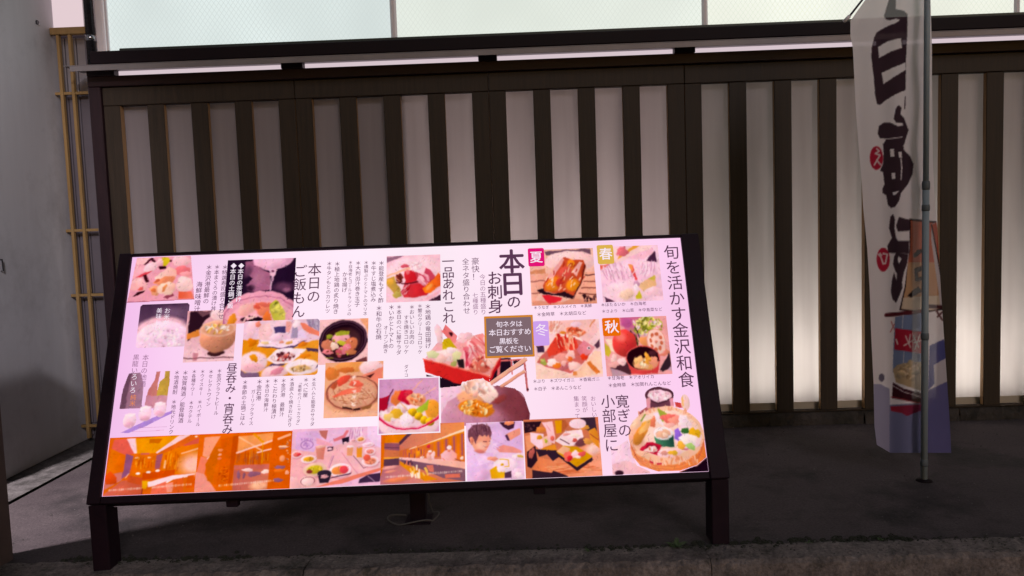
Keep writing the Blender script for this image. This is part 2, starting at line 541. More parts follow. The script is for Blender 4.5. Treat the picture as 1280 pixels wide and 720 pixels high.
fp0 = fence_panel()
PLAB = ['slatted fence panel nearest the grey wall, leftmost of five',
        'slatted fence panel second from the left, above the menu board',
        'slatted fence panel third from the left, in the middle of the fence',
        'slatted fence panel fourth from the left, just right of the menu board',
        'slatted fence panel at the right edge, partly behind the banner pole']
for k in range(5):
    o = fp0 if k == 0 else copy_tree(fp0)
    o.location = (k * PW + (.064 if k == 4 else 0), 0, 0)
    o['label'] = PLAB[k]
    o.location.y = (0, .001, -.001, .0015, 0)[k]

# posts and beams holding the panels
fr = empty('fence_frame', (2.2, 0, 0), 'dark plum timber posts and beam framing the slatted fence', 'fence frame')
box('corner_post', -.135, -.0795, -.035, .035, .0, 1.7125, M['post'], fr)
box('joint_post', 4 * PW - ST + .0015, 4 * PW - ST + .0625, -.012, .03, .064, 1.711, M['slat'], fr)
box('end_post', 4 * PW + .064 + .8302, XR + .1, -.03, .035, .064, 1.7125, M['post'], fr)
box('head_beam', -.135, XR + .1, -.038, .03, 1.713, 1.761, M['beam'], fr)
for jx, w in ((PW - ST - .0015, .10), (2 * PW - ST, .085), (3 * PW - ST, .095), (4 * PW - ST + .03, .10)):
    box('post_head', jx - w / 2, jx + w / 2, -.042, .03, 1.7612, 1.7885, M['beam'], fr)
box('post_head', -.135, -.005, -.042, .03, 1.7612, 1.7885, M['beam'], fr)
edges = [-.003, PW - ST - .052, PW - ST + .05, 2 * PW - ST - .044, 2 * PW - ST + .044, 3 * PW - ST - .049, 3 * PW - ST + .049, 4 * PW - ST - .021, 4 * PW - ST + .081, XR + .1]
for a, b in zip(edges[::2], edges[1::2]):
    box('glowing_gap_strip', a, b, .0, .012, 1.7612, 1.7875, M['gap_glow'], fr, .0005)  # glowing strip stands in for light coming through the gap

# canopy strip over the fence
ca2 = empty('canopy', (2.2, 0, 1.79), 'black fascia and grey metal flashing running above the slatted fence', 'canopy')
xl = at(112, 72, Y=-.14)[0]
xp = at(80, 84, Y=-.13)[0]
box('flashing', xp, XR + .2, -.138, .02, 1.7895, 1.7935, M['flash'], ca2, .001)
box('flashing_lip', xp + .03, XR + .2, -.1395, -.1365, 1.766, 1.7892, M['flash'], ca2, .001)
box('fascia', xl, XR + .2, -.14, .0, 1.7945, 1.852, M['fascia'], ca2, .004)
box('fascia_cap', xl + .13, XR + .2, -.125, -.002, 1.8525, 1.864, M['sill'], ca2, .002)

# lit window band above
wd = empty('window_band', (2.2, .05, 1.85), 'row of lit frosted wired glass windows above the fence', 'window')
YW = .01
mx = [at(122, 5, Y=YW)[0], at(491, 10, Y=YW)[0], at(881, 10, Y=YW)[0], at(1272, 5, Y=YW)[0], XR + .3]
zb, zt = 1.85, 2.75
wm = [M['win_cool'], M['win_mid'], M['win_warm'], M['win_warm']]
for k in range(4):
    box('wired_glass', mx[k] + .012, mx[k + 1] - .012, YW + .006 + (k % 2) * .002, YW + .012 + (k % 2) * .002, zb + .002, zt, wm[k], wd, .0005)
for k, x in enumerate(mx):
    w = (.052, .030, .028, .028, .03)[k]
    box('mullion' if 0 < k < 4 else 'jamb', x - w / 2, x + w / 2, YW - .004, YW + .04, zb, zt, M['white_frame'], wd, .012)
box('bottom_track', mx[0], mx[-1], YW - .008, YW + .05, zb - .002, zb + .030, M['sill'], wd, .002)
box('head', mx[0] - .03, mx[-1], YW - .02, YW + .06, zt + .001, zt + .06, M['white_frame'], wd)
box('glazing_bead', mx[0] + .03, mx[0] + .042, YW - .006, YW + .015, zb + .035, zt, M['white_frame'], wd, .002)
tag(box('upper_wall', XL - .2, 8, YW + .1, .8, 1.80, 3.3, M['pale_wall']), 'pale upper building wall behind the lit windows', 'wall')

# downpipe beside the window
dp = empty('downpipe', (-.17, .0, 0), 'dark glossy downpipe between lattice and lit window', 'pipe')
a = at(104, 0, Y=-.02); b = at(110, 70, Y=-.02)
xd = (a[0] + b[0]) / 2 + .012
tube('pipe', [(xd, -.005, .0), (xd, -.005, 1.786)], .016, M['backing'], dp, 14)
tube('upper_pipe', [(xd, -.005, 1.795), (xd, -.005, 2.8)], .021, M['pipe'], dp, 16)
tube('pipe_bracket', [(xd, -.005, 1.93), (xd, -.005, 1.955)], .025, M['chrome'], dp, 16)

# ------------------------------------------------------------------ wooden lattice
YL = .03
la = empty('wooden_lattice', (-.25, YL, 0), 'narrow honey coloured wooden lattice between grey wall and fence', 'lattice')
zt_l = at(80, 35, Y=YL)[2]; zt_b = at(80, 44, Y=YL)[2]
xa, xb = XL + .004, -.137
box('top_rail', xa, xb, YL - .016, YL + .014, zt_b, zt_l, M['honey'], la)
vx = [at(73, 60, Y=YL)[0], at(89, 60, Y=YL)[0]]
vx = [-.2925, -.2365]
for x in vx + [-.158]:
    box('upright', x - .007, x + .007, YL - .012, YL + .008, .03, zt_b - .0005, M['honey'] if x < -.2 else M['backing'], la, .0015)
for px, py in ((85, 117), (100, 288), (103, 369), (110, 532)):
    z = at(px, py, Y=YL)[2]
    cuts = [xa, vx[0] - .0072, vx[0] + .0072, vx[1] - .0072, vx[1] + .0072, xb]
    for q in range(0, 6, 2):
        box('crossbar', cuts[q], cuts[q + 1], YL - .008, YL + .006, z - .0065, z + .0065, M['honey'], la, .001)
zs = [.03] + sorted(at(px, py, Y=YL)[2] for px, py in ((85, 117), (100, 288), (103, 369), (110, 532))) + [zt_b]
cuts = [XL + .0045, vx[0] - .003, vx[0] + .003, vx[1] - .003, vx[1] + .003, xb]
for q in range(0, 6, 2):
    for za, zc in zip(zs, zs[1:]):
        box('backing_panel', cuts[q], cuts[q + 1], YL + .045, YL + .055, za + .004, zc - .004, M['flash'] if zc > 1.9 else M['backing'], la, .002)  # top row paler: the light falling there is put into the colour
box('back_board', XL - .02, -.115, YL + .0555, YL + .07, .01, zt_l - .001, M['backing'], la)
tag(box('glowing_wall_panel', XL + .004, -.182, YL + .02, YL + .03, zt_l + .001, 2.8, M['wall_glow']), 'pinkish white wall area with added glow above the wooden lattice', 'panel')

# ================================================================== PRINT PAINTER
class Cv:
    """a small printed picture: colours on a grid, 0..1 across and down"""
    def __init__(s, w, h, c=(240, 210, 235), seed=1):
        s.w, s.h = int(w), int(h)
        s.a = np.ones((s.h, s.w, 3)) * np.asarray(c, float)
        s.m = np.ones((s.h, s.w), bool)
        s.asp = s.w / s.h
        yy, xx = np.mgrid[0:s.h, 0:s.w]
        s.x = (xx + .5) / s.w; s.y = (yy + .5) / s.h
        s.r = np.random.default_rng(seed)

    def _put(s, k, c):
        k = k[..., None]
        s.a = s.a * (1 - k) + np.asarray(c, float) * k

    def clear(s):
        s.m[:] = False
        return s

    def g(s, c1, c2, dx=0, dy=1):
        t = np.clip(s.x * dx + s.y * dy, 0, 1)[..., None]
        s.a = np.asarray(c1, float) * (1 - t) + np.asarray(c2, float) * t
        return s

    def e(s, cx, cy, rx, ry, c, ang=0, soft=.12, hl=0, alpha=1, cut=None, irr=0.0):
        ca, sa = math.cos(R(ang)), math.sin(R(ang))
        dx = (s.x - cx) * s.asp; dy = s.y - cy
        u = (dx * ca + dy * sa) / (rx * s.asp); v = (-dx * sa + dy * ca) / ry
        d = np.sqrt(u * u + v * v)
        if irr:
            th = np.arctan2(v, u); f = s.r.uniform(0, 6.28, 4)
            d = d / (1 + irr * (np.sin(2 * th + f[0]) + .8 * np.sin(3 * th + f[1]) + .6 * np.sin(5 * th + f[2]) + .4 * np.sin(8 * th + f[3])))
        k = np.clip((1 - d) / max(soft, .01) + .5, 0, 1) * alpha
        if cut is not None:
            k = k * ((s.y > cut) if cut > 0 else (s.y < -cut))
        c = np.asarray(c, float)
        if hl:
            c = c * (1 + .10 * hl)
            sh = 1 + hl * (-.55 * u - .75 * v - .15 + .22 * np.clip(1 - ((u + .35) ** 2 + (v + .4) ** 2) * 4, 0, 1))
            c = np.clip(c[None, None] * sh[..., None], 0, [253, 232, 240])
        kk = k[..., None]
        s.a = s.a * (1 - kk) + c * kk
        s.m |= k > .5
        return s

    def ring(s, cx, cy, rx, ry, wd, c, ang=0, half=0):
        ca, sa = math.cos(R(ang)), math.sin(R(ang))
        dx = (s.x - cx) * s.asp; dy = s.y - cy
        u = (dx * ca + dy * sa) / (rx * s.asp); v = (-dx * sa + dy * ca) / ry
        d = np.abs(np.sqrt(u * u + v * v) - 1)
        k = np.clip((wd - d) / (wd * .5), 0, 1)
        if half: k = k * (v * half > 0)
        s._put(k, c)
        return s

    def p(s, pts, c, c2=None, alpha=1):
        """polygon; c2 gives a colour drift from its left to its right"""
        ins = np.zeros_like(s.x)
        for ox, oy in ((-.25, -.25), (.25, -.25), (-.25, .25), (.25, .25)):
            X = s.x + ox / s.w; Y = s.y + oy / s.h
            q = np.zeros(s.x.shape, bool)
            n = len(pts)
            for i in range(n):
                x1, y1 = pts[i]; x2, y2 = pts[(i + 1) % n]
                if y1 == y2: continue
                q ^= ((y1 > Y) != (y2 > Y)) & (X < (x2 - x1) * (Y - y1) / (y2 - y1) + x1)
            ins += q * .25
        c = np.asarray(c, float)
        if c2 is not None:
            xs = [a for a, b in pts]
            t = np.clip((s.x - min(xs)) / max(1e-6, max(xs) - min(xs)), 0, 1)[..., None]
            c = c * (1 - t) + np.asarray(c2, float) * t
        kk = (ins * alpha)[..., None]
        s.a = s.a * (1 - kk) + c * kk
        s.m |= ins > .5
        return s

    def l(s, x1, y1, x2, y2, wd, c, alpha=1):
        dx, dy = (x2 - x1) * s.asp, y2 - y1
        X, Y = (s.x - x1) * s.asp, s.y - y1
        t = np.clip((X * dx + Y * dy) / (dx * dx + dy * dy + 1e-9), 0, 1)
        d = np.hypot(X - t * dx, Y - t * dy)
        k = np.clip((wd / 2 - d) * s.h + .5, 0, 1) * alpha
        s._put(k, c)
        s.m |= k > .5
        return s

    def sc(s, n, cx, cy, rx, ry, pal, r0, r1, ang=None, hl=.40, sq=.34, alpha=1):
        for _ in range(n):
            t = s.r.uniform(0, 2 * math.pi); q = math.sqrt(s.r.uniform())
            c = np.asarray(pal[s.r.integers(len(pal))], float) * s.r.uniform(.88, 1.1)
            r = s.r.uniform(r0, r1)
            s.e(cx + rx * q * math.cos(t), cy + ry * q * math.sin(t), r / s.asp, r * s.r.uniform(sq, 1), np.clip(c, 0, 255), s.r.uniform(0, 180) if ang is None else ang, .35, hl, alpha, None, .13)
        return s

    def st(s, n, cx, cy, rx, ry, pal, ln, wd, a0=0, a1=180):
        for _ in range(n):
            t = s.r.uniform(0, 2 * math.pi); q = math.sqrt(s.r.uniform())
            x, y = cx + rx * q * math.cos(t), cy + ry * q * math.sin(t)
            a = R(s.r.uniform(a0, a1)); L = ln * s.r.uniform(.6, 1.2) / 2
            s.l(x - L * math.cos(a) / s.asp, y - L * math.sin(a), x + L * math.cos(a) / s.asp, y + L * math.sin(a), wd, pal[s.r.integers(len(pal))])
        return s

    def n(s, amt, scale):
        gx, gy = int(scale * s.asp) + 2, int(scale) + 2
        q = s.r.uniform(-1, 1, (gy + 1, gx + 1))
        fx = s.x * (gx - 1); fy = s.y * (gy - 1)
        ix, iy = fx.astype(int), fy.astype(int)
        tx, ty = fx - ix, fy - iy
        tx = tx * tx * (3 - 2 * tx); ty = ty * ty * (3 - 2 * ty)
        v = (q[iy, ix] * (1 - tx) + q[iy, ix + 1] * tx) * (1 - ty) + (q[iy + 1, ix] * (1 - tx) + q[iy + 1, ix + 1] * tx) * ty
        s.a = np.clip(s.a * (1 + amt * v[..., None]), 0, 255)
        return s

    def vn(s, scale):
        gx, gy = int(scale * s.asp) + 2, int(scale) + 2
        q = s.r.uniform(-1, 1, (gy + 1, gx + 1))
        fx = s.x * (gx - 1); fy = s.y * (gy - 1)
        ix, iy = fx.astype(int), fy.astype(int)
        tx, ty = fx - ix, fy - iy
        tx = tx * tx * (3 - 2 * tx); ty = ty * ty * (3 - 2 * ty)
        return (q[iy, ix] * (1 - tx) + q[iy, ix + 1] * tx) * (1 - ty) + (q[iy + 1, ix] * (1 - tx) + q[iy + 1, ix + 1] * tx) * ty

    def organic(s, amt, scale):
        """uneven edges: shift the picture by a smooth noise"""
        y = np.clip((s.y + amt * s.vn(scale)) * s.h - .5, 0, s.h - 1.001); x = np.clip((s.x + amt / s.asp * s.vn(scale)) * s.w - .5, 0, s.w - 1.001)
        j, i = y.astype(int), x.astype(int); ty, tx = (y - j)[..., None], (x - i)[..., None]
        s.a = (s.a[j, i] * (1 - tx) + s.a[j, i + 1] * tx) * (1 - ty) + (s.a[j + 1, i] * (1 - tx) + s.a[j + 1, i + 1] * tx) * ty
        return s

    def fleck(s, n, ln, lo, hi):
        """small strokes of the local colour, lighter or darker: crumbs, fibres and glints"""
        ax = s.vn(6) * 3.2
        for _ in range(n):
            j, i = s.r.integers(s.h), s.r.integers(s.w)
            L = ln * s.h * s.r.uniform(.5, 1.3); wd = s.r.uniform(.7, 1.5)
            a = ax[j, i] + s.r.normal(0, .5)
            c, d = math.cos(a), math.sin(a)
            k = int(L) + 2
            j0, j1, i0, i1 = max(0, j - k), min(s.h, j + k + 1), max(0, i - k), min(s.w, i + k + 1)
            yy, xx = np.mgrid[j0:j1, i0:i1]
            X, Y = xx - i, yy - j
            t = np.clip(X * c + Y * d, -L / 2, L / 2)
            q = np.clip(wd - np.hypot(X - t * c, Y - t * d), 0, 1)[..., None] * .8
            f = s.r.uniform(lo, 1) if s.r.uniform() < .55 else s.r.uniform(1, hi)
            cc = np.clip(s.a[j, i] * f, 0, 255)
            s.a[j0:j1, i0:i1] = s.a[j0:j1, i0:i1] * (1 - q) + cc * q
        return s

    def grain(s, amt, scale):
        for ch in range(3):
            s.a[..., ch] = np.clip(s.a[..., ch] * (1 + amt * s.vn(scale)), 0, 255)
        return s

    def blur(s, k=1):
        for _ in range(k):
            b = np.pad(s.a, ((1, 1), (1, 1), (0, 0)), 'edge')
            s.a = (b[1:-1, 1:-1] * 2 + b[:-2, 1:-1] + b[2:, 1:-1] + b[1:-1, :-2] + b[1:-1, 2:]) / 6
        return s


# ================================================================== MENU BOARD
BA = math.atan2(.08, 1.938)
BO = np.array([.549, -1.482, .208])
BU = np.array([math.cos(BA), math.sin(BA), 0])
_w = np.array([-math.sin(BA), math.cos(BA), 0])
BV = _w * .33 + np.array([0, 0, .737]); BV /= np.linalg.norm(BV)
BN = np.cross(BU, BV)
BW, BH = 1.938, .811


def buv(px, py):
    d = ray(px, py)
    P = CAM + d * ((BO - CAM) @ BN) / (d @ BN)
    return (P - BO) @ BU, (P - BO) @ BV


def bp(u, v, n=0.0):
    u = np.asarray(u)[..., None]; v = np.asarray(v)[..., None]
    return BO + u * BU + v * BV + n * BN


def bbox_board(name, u0, u1, v0, v1, n0, n1, mat, parent, ch=.003):
    vv, f = box_vf(u0, u1, v0, v1, n0, n1, ch)
    vv = [BO + a * BU + b * BV + c * BN for a, b, c in vv]
    return fix_normals(mk(name, vv, f, mat, parent))


mb = empty('menu_board', tuple((BO + BU * BW / 2) * np.array([1, 1, 0])), 'large tilted backlit menu board covered in food photos on dark legs', 'menu board')
D0, D1, E0, E1 = .040, 1.878, .023, .800        # the lit face inside the frame
bbox_board('side_frame', 0, D0 - .0005, 0, BH, -.075, .012, M['board'], mb)
bbox_board('side_frame', D1 + .0005, BW, 0, BH, -.075, .012, M['board'], mb)
bbox_board('bottom_frame', D0, D1, 0, E0 - .0005, -.073, .010, M['board'], mb)
bbox_board('top_frame', D0, D1, E1 + .0005, BH - .001, -.073, .010, M['board'], mb)
bbox_board('back_panel', D0, D1, E0, E1, -.070, -.045, M['board'], mb)


def leg(u, w, d, name='leg', y0=None):
    c = BO + u * BU
    vv, f = box_vf(-w / 2, w / 2, 0, d, .0005, .30, .003)
    out = []
    for x, y, z in vv:
        q = c + x * BU + y * _w
        if z > .2:
            z = .206 - .45 * y
        out.append((q[0], q[1], z))
    return fix_normals(mk(name, out, f, M['board'], mb))


leg(.027, .052, .075)
leg(BW - .028, .054, .075)
# rear leg in the middle and its foot plate
cl = BO + .955 * BU + _w * .32
box('rear_leg', cl[0] - .026, cl[0] + .026, cl[1] - .025, cl[1] + .025, .006, .66, M['board'], mb)
box('foot_plate', cl[0] - .045, cl[0] + .045, cl[1] - .045, cl[1] + .045, .0005, .0058, M['board'], mb, .001)
for uu in (.42, 1.36):
    q = BO + uu * BU + BV * .012 - BN * .04
    box('drain_clip', q[0] - .018, q[0] + .018, q[1] - .012, q[1] + .012, q[2] - .03, q[2] - .006, M['board'], mb, .002)


def face_material():
    m, n, l = nodes_of('backlit_face')
    n.remove(n['Principled BSDF'])
    tc = n.new('ShaderNodeTexCoord')
    a = n.new('ShaderNodeAttribute'); a.attribute_name = 'print'
    no = n.new('ShaderNodeTexNoise'); no.inputs['Scale'].default_value = 2.2; no.inputs['Detail'].default_value = 1
    l.new(tc.outputs['Object'], no.inputs['Vector'])
    mr = n.new('ShaderNodeMapRange'); mr.inputs['To Min'].default_value = .88; mr.inputs['To Max'].default_value = 1.14
    l.new(no.outputs['Fac'], mr.inputs['Value'])
    e = n.new('ShaderNodeEmission'); l.new(a.outputs['Color'], e.inputs['Color']); l.new(mr.outputs[0], e.inputs['Strength'])
    l.new(e.outputs[0], n['Material Output'].inputs['Surface'])
    return m


M['face'] = face_material()


def grid_print(name, P, colors, mat, parent, mask=None):
    """P (h+1,w+1,3) world points, colors (h+1,w+1,3) sRGB; one printed sheet"""
    h, w = P.shape[0] - 1, P.shape[1] - 1
    idx = np.arange((h + 1) * (w + 1)).reshape(h + 1, w + 1)
    F = np.stack([idx[1:, :-1], idx[1:, 1:], idx[:-1, 1:], idx[:-1, :-1]], -1)
    F = F[mask] if mask is not None else F.reshape(-1, 4)
    used, inv = np.unique(F.ravel(), return_inverse=True)
    V = P.reshape(-1, 3)[used] - ORG[parent.name]
    C = lin(colors.reshape(-1, 3)[used])
    F = inv.reshape(-1, 4)
    me = bpy.data.meshes.new(name)
    me.vertices.add(len(V)); me.vertices.foreach_set('co', V.ravel())
    me.loops.add(F.size); me.loops.foreach_set('vertex_index', F.ravel().astype(np.int32))
    me.polygons.add(len(F)); me.polygons.foreach_set('loop_start', np.arange(0, F.size, 4, dtype=np.int32))
    at_ = me.color_attributes.new('print', 'FLOAT_COLOR', 'POINT')
    at_.data.foreach_set('color', np.concatenate([C, np.ones((len(C), 1))], 1).ravel().astype(np.float32))
    me.materials.append(mat)
    me.update(calc_edges=True); me.validate()
    o = bpy.data.objects.new(name, me)
    col.objects.link(o); o.parent = parent
    ORG[o.name] = ORG[parent.name]
    return o


def corner_colors(cv):
    b = np.pad(cv.a, ((1, 1), (1, 1), (0, 0)), 'edge')
    return (b[1:, 1:] + b[:-1, 1:] + b[1:, :-1] + b[:-1, :-1]) / 4


# the lit face: lilac towards the ends where the tubes stop
gw_, gh_ = 64, 26
uu = np.linspace(D0, D1, gw_ + 1); vv = np.linspace(E1, E0, gh_ + 1)
UU, VV = np.meshgrid(uu, vv)
tx = (UU - D0) / (D1 - D0)
base = np.zeros(UU.shape + (3,))
key = [(0, (244, 192, 236)), (.10, (251, 210, 243)), (.3, (255, 230, 247)), (.55, (255, 236, 248)), (.8, (255, 220, 241)), (1, (248, 200, 236))]
for ch in range(3):
    base[..., ch] = np.interp(tx, [k[0] for k in key], [k[1][ch] for k in key])
lit = grid_print('lit_face', bp(UU, VV, 0.0), base, M['face'], mb)

NPH = [0]


def photo(name, label, tl, br, cv, cut=False, n=.0009, frame=None):
    if name == 'food_photo':
        cv.organic(.011, 9).organic(.005, 22).fleck(int(cv.w * cv.h / 80), .035, .80, 1.10)
    else:
        cv.organic(.003, 12).fleck(int(cv.w * cv.h / 150), .03, .84, 1.10)
    cv.n(.04, 9).grain(.025, 30)
    cv.a = np.clip((cv.a - 170) * 1.07 + 168, 0, 255) * np.array([1.0, .97, .955])
    u0, v1 = buv(*tl); u1, v0 = buv(*br)
    u0 = max(u0, D0 + .001); u1 = min(u1, D1 - .001); v0 = max(v0, E0 + .001); v1 = min(v1, E1 - .001)
    NPH[0] += 1
    n = n + .00006 * NPH[0]
    U, V = np.meshgrid(np.linspace(u0, u1, cv.w + 1), np.linspace(v1, v0, cv.h + 1))
    o = grid_print(name, bp(U, V, n), corner_colors(cv), M['print'], lit, cv.m if cut else None)
    o['label'] = label
    if frame is not None:
        q = .004
        P = bp(np.array([u0 - q, u1 + q, u1 + q, u0 - q]), np.array([v0 - q, v0 - q, v1 + q, v1 + q]), n - .00003)
        mk('photo_border', P, [(0, 1, 2, 3)], M['ink_white'], lit)
    return o


def rounded(cv, r=.07):
    dx = np.maximum(np.abs(cv.x - .5) * cv.asp - (.5 * cv.asp - r), 0)
    dy = np.maximum(np.abs(cv.y - .5) - (.5 - r), 0)
    cv.m = np.hypot(dx, dy) < r
    return cv


PX = 1.9                        # print cells per photograph pixel


def C_(w, h, c=(240, 210, 235), seed=1):
    return Cv(w * PX, h * PX, c, seed)


class Z(Cv):
    """a print laid out on its own sheet of drawing units (X0, Y0)-(X1, Y1)"""
    def __init__(s, w, h, fr, c, seed=1, cut=False):
        super().__init__(w * PX, h * PX, c, seed)
        s.fr = fr
        s.sx, s.sy = fr[2] - fr[0], fr[3] - fr[1]
        if cut: s.clear()

    def q(s, pts):
        return [((x - s.fr[0]) / s.sx, (y - s.fr[1]) / s.sy) for x, y in pts]

    def P(s, flat, c, c2=None, alpha=1):
        return s.p(s.q(list(zip(flat[::2], flat[1::2]))), c, c2, alpha)

    def E(s, x, y, rx, ry, c, ang=0, soft=.16, hl=.09, alpha=1):
        (a, b), = s.q([(x, y)])
        big = max(rx / s.sx, ry / s.sy)
        return s.e(a, b, rx / s.sx, ry / s.sy, c, ang, soft, hl, alpha, None, (.12 if big < .11 else .08 if big < .16 else .0) if soft == .16 else 0)

    def Ls(s, flat, w, c, alpha=1):
        pts = s.q(list(zip(flat[::2], flat[1::2])))
        for (a, b), (c1, d) in zip(pts, pts[1:]):
            s.l(a, b, c1, d, w / s.sy, c, alpha)
        return s

    def S(s, n, x, y, rx, ry, pal, r0, r1, hl=.25, sq=.4):
        (a, b), = s.q([(x, y)])
        return s.sc(n, a, b, rx / s.sx, ry / s.sy, pal, r0 / s.sy, r1 / s.sy, hl=hl, sq=sq)

    def T(s, n, x, y, rx, ry, pal, ln, wd, a0=0, a1=180):
        (a, b), = s.q([(x, y)])
        return s.st(n, a, b, rx / s.sx, ry / s.sy, pal, ln / s.sy, wd / s.sy, a0, a1)

    def O(s, x, y, rx, ry, wd, c, ang=0, half=0):
        (a, b), = s.q([(x, y)])
        return s.ring(a, b, rx / s.sx, ry / s.sy, wd, c, ang, half)

    def cap(s, x0, x1, y0, y1, h):
        x = x0
        while x < x1:
            w = s.r.uniform(9, 15); t = (x - x0) / (x1 - x0); y = y0 + (y1 - y0) * t; k = h * s.r.uniform(.28, .44)
            s.P([x, y - k, x + w, y - k, x + w, y + k, x, y + k], (255, 226, 214), alpha=s.r.uniform(.35, .8))
            x += w + s.r.uniform(4, 9)
        return s


# 1 pale fish slices
c = Z(82, 57, (25, 45, 920, 680), (238, 162, 182), 1)
c.P([85, 60, 250, 55, 215, 150, 120, 150, 90, 260], (246, 188, 195)).E(170, 270, 130, 90, (246, 172, 186), -15).E(290, 190, 92, 72, (252, 208, 218), -25).P([190, 150, 240, 90, 290, 55, 350, 110, 340, 130, 280, 90, 230, 140, 200, 160], (66, 18, 34))
c.P([420, 60, 500, 55, 540, 110, 500, 180, 450, 190], (214, 188, 34)).E(400, 130, 48, 50, (246, 190, 202)).P([390, 190, 500, 190, 495, 222, 410, 230], (52, 14, 24)).E(545, 110, 14, 14, (70, 25, 40)).E(690, 120, 118, 78, (250, 192, 202)).E(720, 255, 110, 62, (240, 122, 132)).E(780, 310, 86, 42, (248, 160, 166))
c.P([540, 195, 350, 340, 370, 390, 560, 400, 650, 330, 640, 250], (252, 212, 206), (246, 180, 170)).P([90, 330, 200, 270, 330, 240, 260, 290, 150, 330], (226, 74, 88)).P([195, 300, 240, 290, 282, 400, 250, 412], (66, 18, 28)).E(150, 440, 124, 92, (248, 182, 186), 12).E(185, 490, 40, 22, (226, 100, 100), -20).P([90, 600, 150, 540, 250, 510, 230, 545, 130, 595], (56, 18, 28))
c.E(500, 392, 140, 60, (234, 142, 104), -15).E(390, 385, 40, 20, (200, 100, 70), -30).E(380, 520, 76, 62, (242, 164, 128)).E(360, 520, 30, 30, (222, 120, 70)).P([500, 612, 620, 556, 645, 600, 560, 645], (150, 70, 90)).E(530, 500, 112, 96, (252, 204, 188)).E(505, 490, 24, 52, (236, 146, 96), 30).E(600, 480, 50, 60, (250, 190, 176)).E(770, 450, 124, 98, (253, 208, 208), 20).P([700, 540, 870, 550, 915, 650, 710, 645], (236, 96, 64), (240, 130, 110)).Ls([30, 672, 915, 662], 12, (160, 90, 120))
c.m[:] = False; c.P([85, 55, 815, 47, 920, 662, 25, 678], (0, 0, 0), alpha=0).blur(2)
photo('food_photo', 'pale pink fish slices at the top left of the menu', (162, 319), (243, 376), c, True)
# 2 rice
c = Z(57, 53, (85, 15, 352, 240), (96, 68, 94), 2).g((78, 52, 80), (170, 125, 155), 0, .6)
c.E(330, 60, 60, 40, (120, 90, 118), 0, .8, 0, .6).E(240, 60, 60, 30, (140, 105, 135), 0, .8, 0, .6).E(215, 195, 165, 115, (232, 180, 196)).E(225, 205, 150, 100, (246, 208, 234), 0, .1).S(70, 240, 200, 110, 60, [(252, 222, 244), (238, 192, 218), (255, 236, 250)], 5, 12, .1).blur(2)
photo('food_photo', 'pale mound of steaming rice in a bowl', (176, 381), (232, 433), rounded(c), True)
# 3 tan bowl
c = Z(58, 62, (350, 55, 608, 320), (236, 182, 190), 3).g((222, 162, 172), (246, 202, 212), 0, 1)
c.P([362, 58, 500, 60, 440, 110, 415, 170, 360, 215], (54, 28, 42)).P([400, 62, 480, 62, 430, 90], (120, 78, 90)).P([356, 175, 420, 152, 420, 185, 358, 207], (228, 138, 62)).E(530, 88, 66, 32, (248, 206, 212), 15).E(515, 278, 46, 14, (70, 36, 42)).E(517, 192, 93, 84, (222, 148, 118), 0, .08, .3).E(515, 152, 93, 42, (240, 180, 156), 0, .08).E(515, 152, 80, 33, (226, 160, 130), 0, .1).S(26, 515, 152, 62, 22, [(252, 218, 200), (244, 178, 96), (255, 230, 215)], 7, 14).Ls([350, 299, 608, 301], 5, (110, 70, 82)).P([395, 272, 425, 272, 420, 312, 398, 312], (176, 96, 110), alpha=.6).blur(2)
photo('food_photo', 'tan bowl of rice soup beside a dark tray', (235, 389), (292, 451), c)
# 4 pouring
c = Z(81, 77, (8, 28, 688, 668), (44, 24, 50), 4)
c.P([185, 50, 270, 45, 330, 120, 440, 170, 455, 340, 320, 352, 230, 350, 208, 285, 270, 230, 195, 170], (160, 98, 132), (176, 108, 140)).E(250, 320, 45, 30, (60, 32, 56), 0, .8).E(330, 230, 50, 90, (190, 125, 155), 25, .8, 0, .6).E(215, 150, 40, 60, (110, 66, 96), 20, .9).E(580, 320, 90, 46, (120, 72, 104), 0, .9, 0, .8).E(610, 350, 40, 20, (150, 95, 125), 0, .9)
c.E(460, 15, 205, 130, (242, 180, 212), 0, .05, .12).E(430, 10, 150, 90, (250, 200, 226), 0, .6, 0, .8).P([425, 130, 496, 138, 486, 200, 470, 222, 445, 205], (246, 196, 218)).E(462, 155, 15, 12, (120, 62, 92)).Ls([460, 215, 470, 250, 455, 300, 452, 350], 13, (226, 172, 202)).Ls([456, 215, 452, 260, 462, 300], 5, (252, 226, 238))
c.E(365, 610, 375, 258, (226, 156, 178), 0, .03, .08).O(365, 620, 355, 215, .035, (196, 120, 150)).E(375, 660, 330, 205, (238, 170, 186), 0, .05, .05).E(230, 535, 92, 56, (250, 180, 176), -8).E(385, 535, 84, 60, (240, 134, 104), 10).E(400, 490, 66, 24, (226, 112, 92), 10).E(330, 515, 30, 24, (222, 92, 76)).P([448, 492, 510, 442, 560, 512, 602, 560, 612, 660, 500, 660], (186, 180, 58), (214, 200, 96)).S(14, 530, 560, 60, 80, [(150, 146, 40), (220, 208, 100), (120, 116, 34)], 14, 28).E(98, 625, 50, 46, (232, 142, 44), -30).E(440, 615, 42, 50, (236, 122, 56)).T(20, 290, 632, 90, 28, [(34, 14, 30), (80, 36, 50), (250, 205, 200)], 56, 13).E(350, 635, 50, 22, (40, 18, 34)).blur(2)
photo('food_photo', 'pot pouring broth over a rice dish against black', (285, 325.5), (366, 402), c)
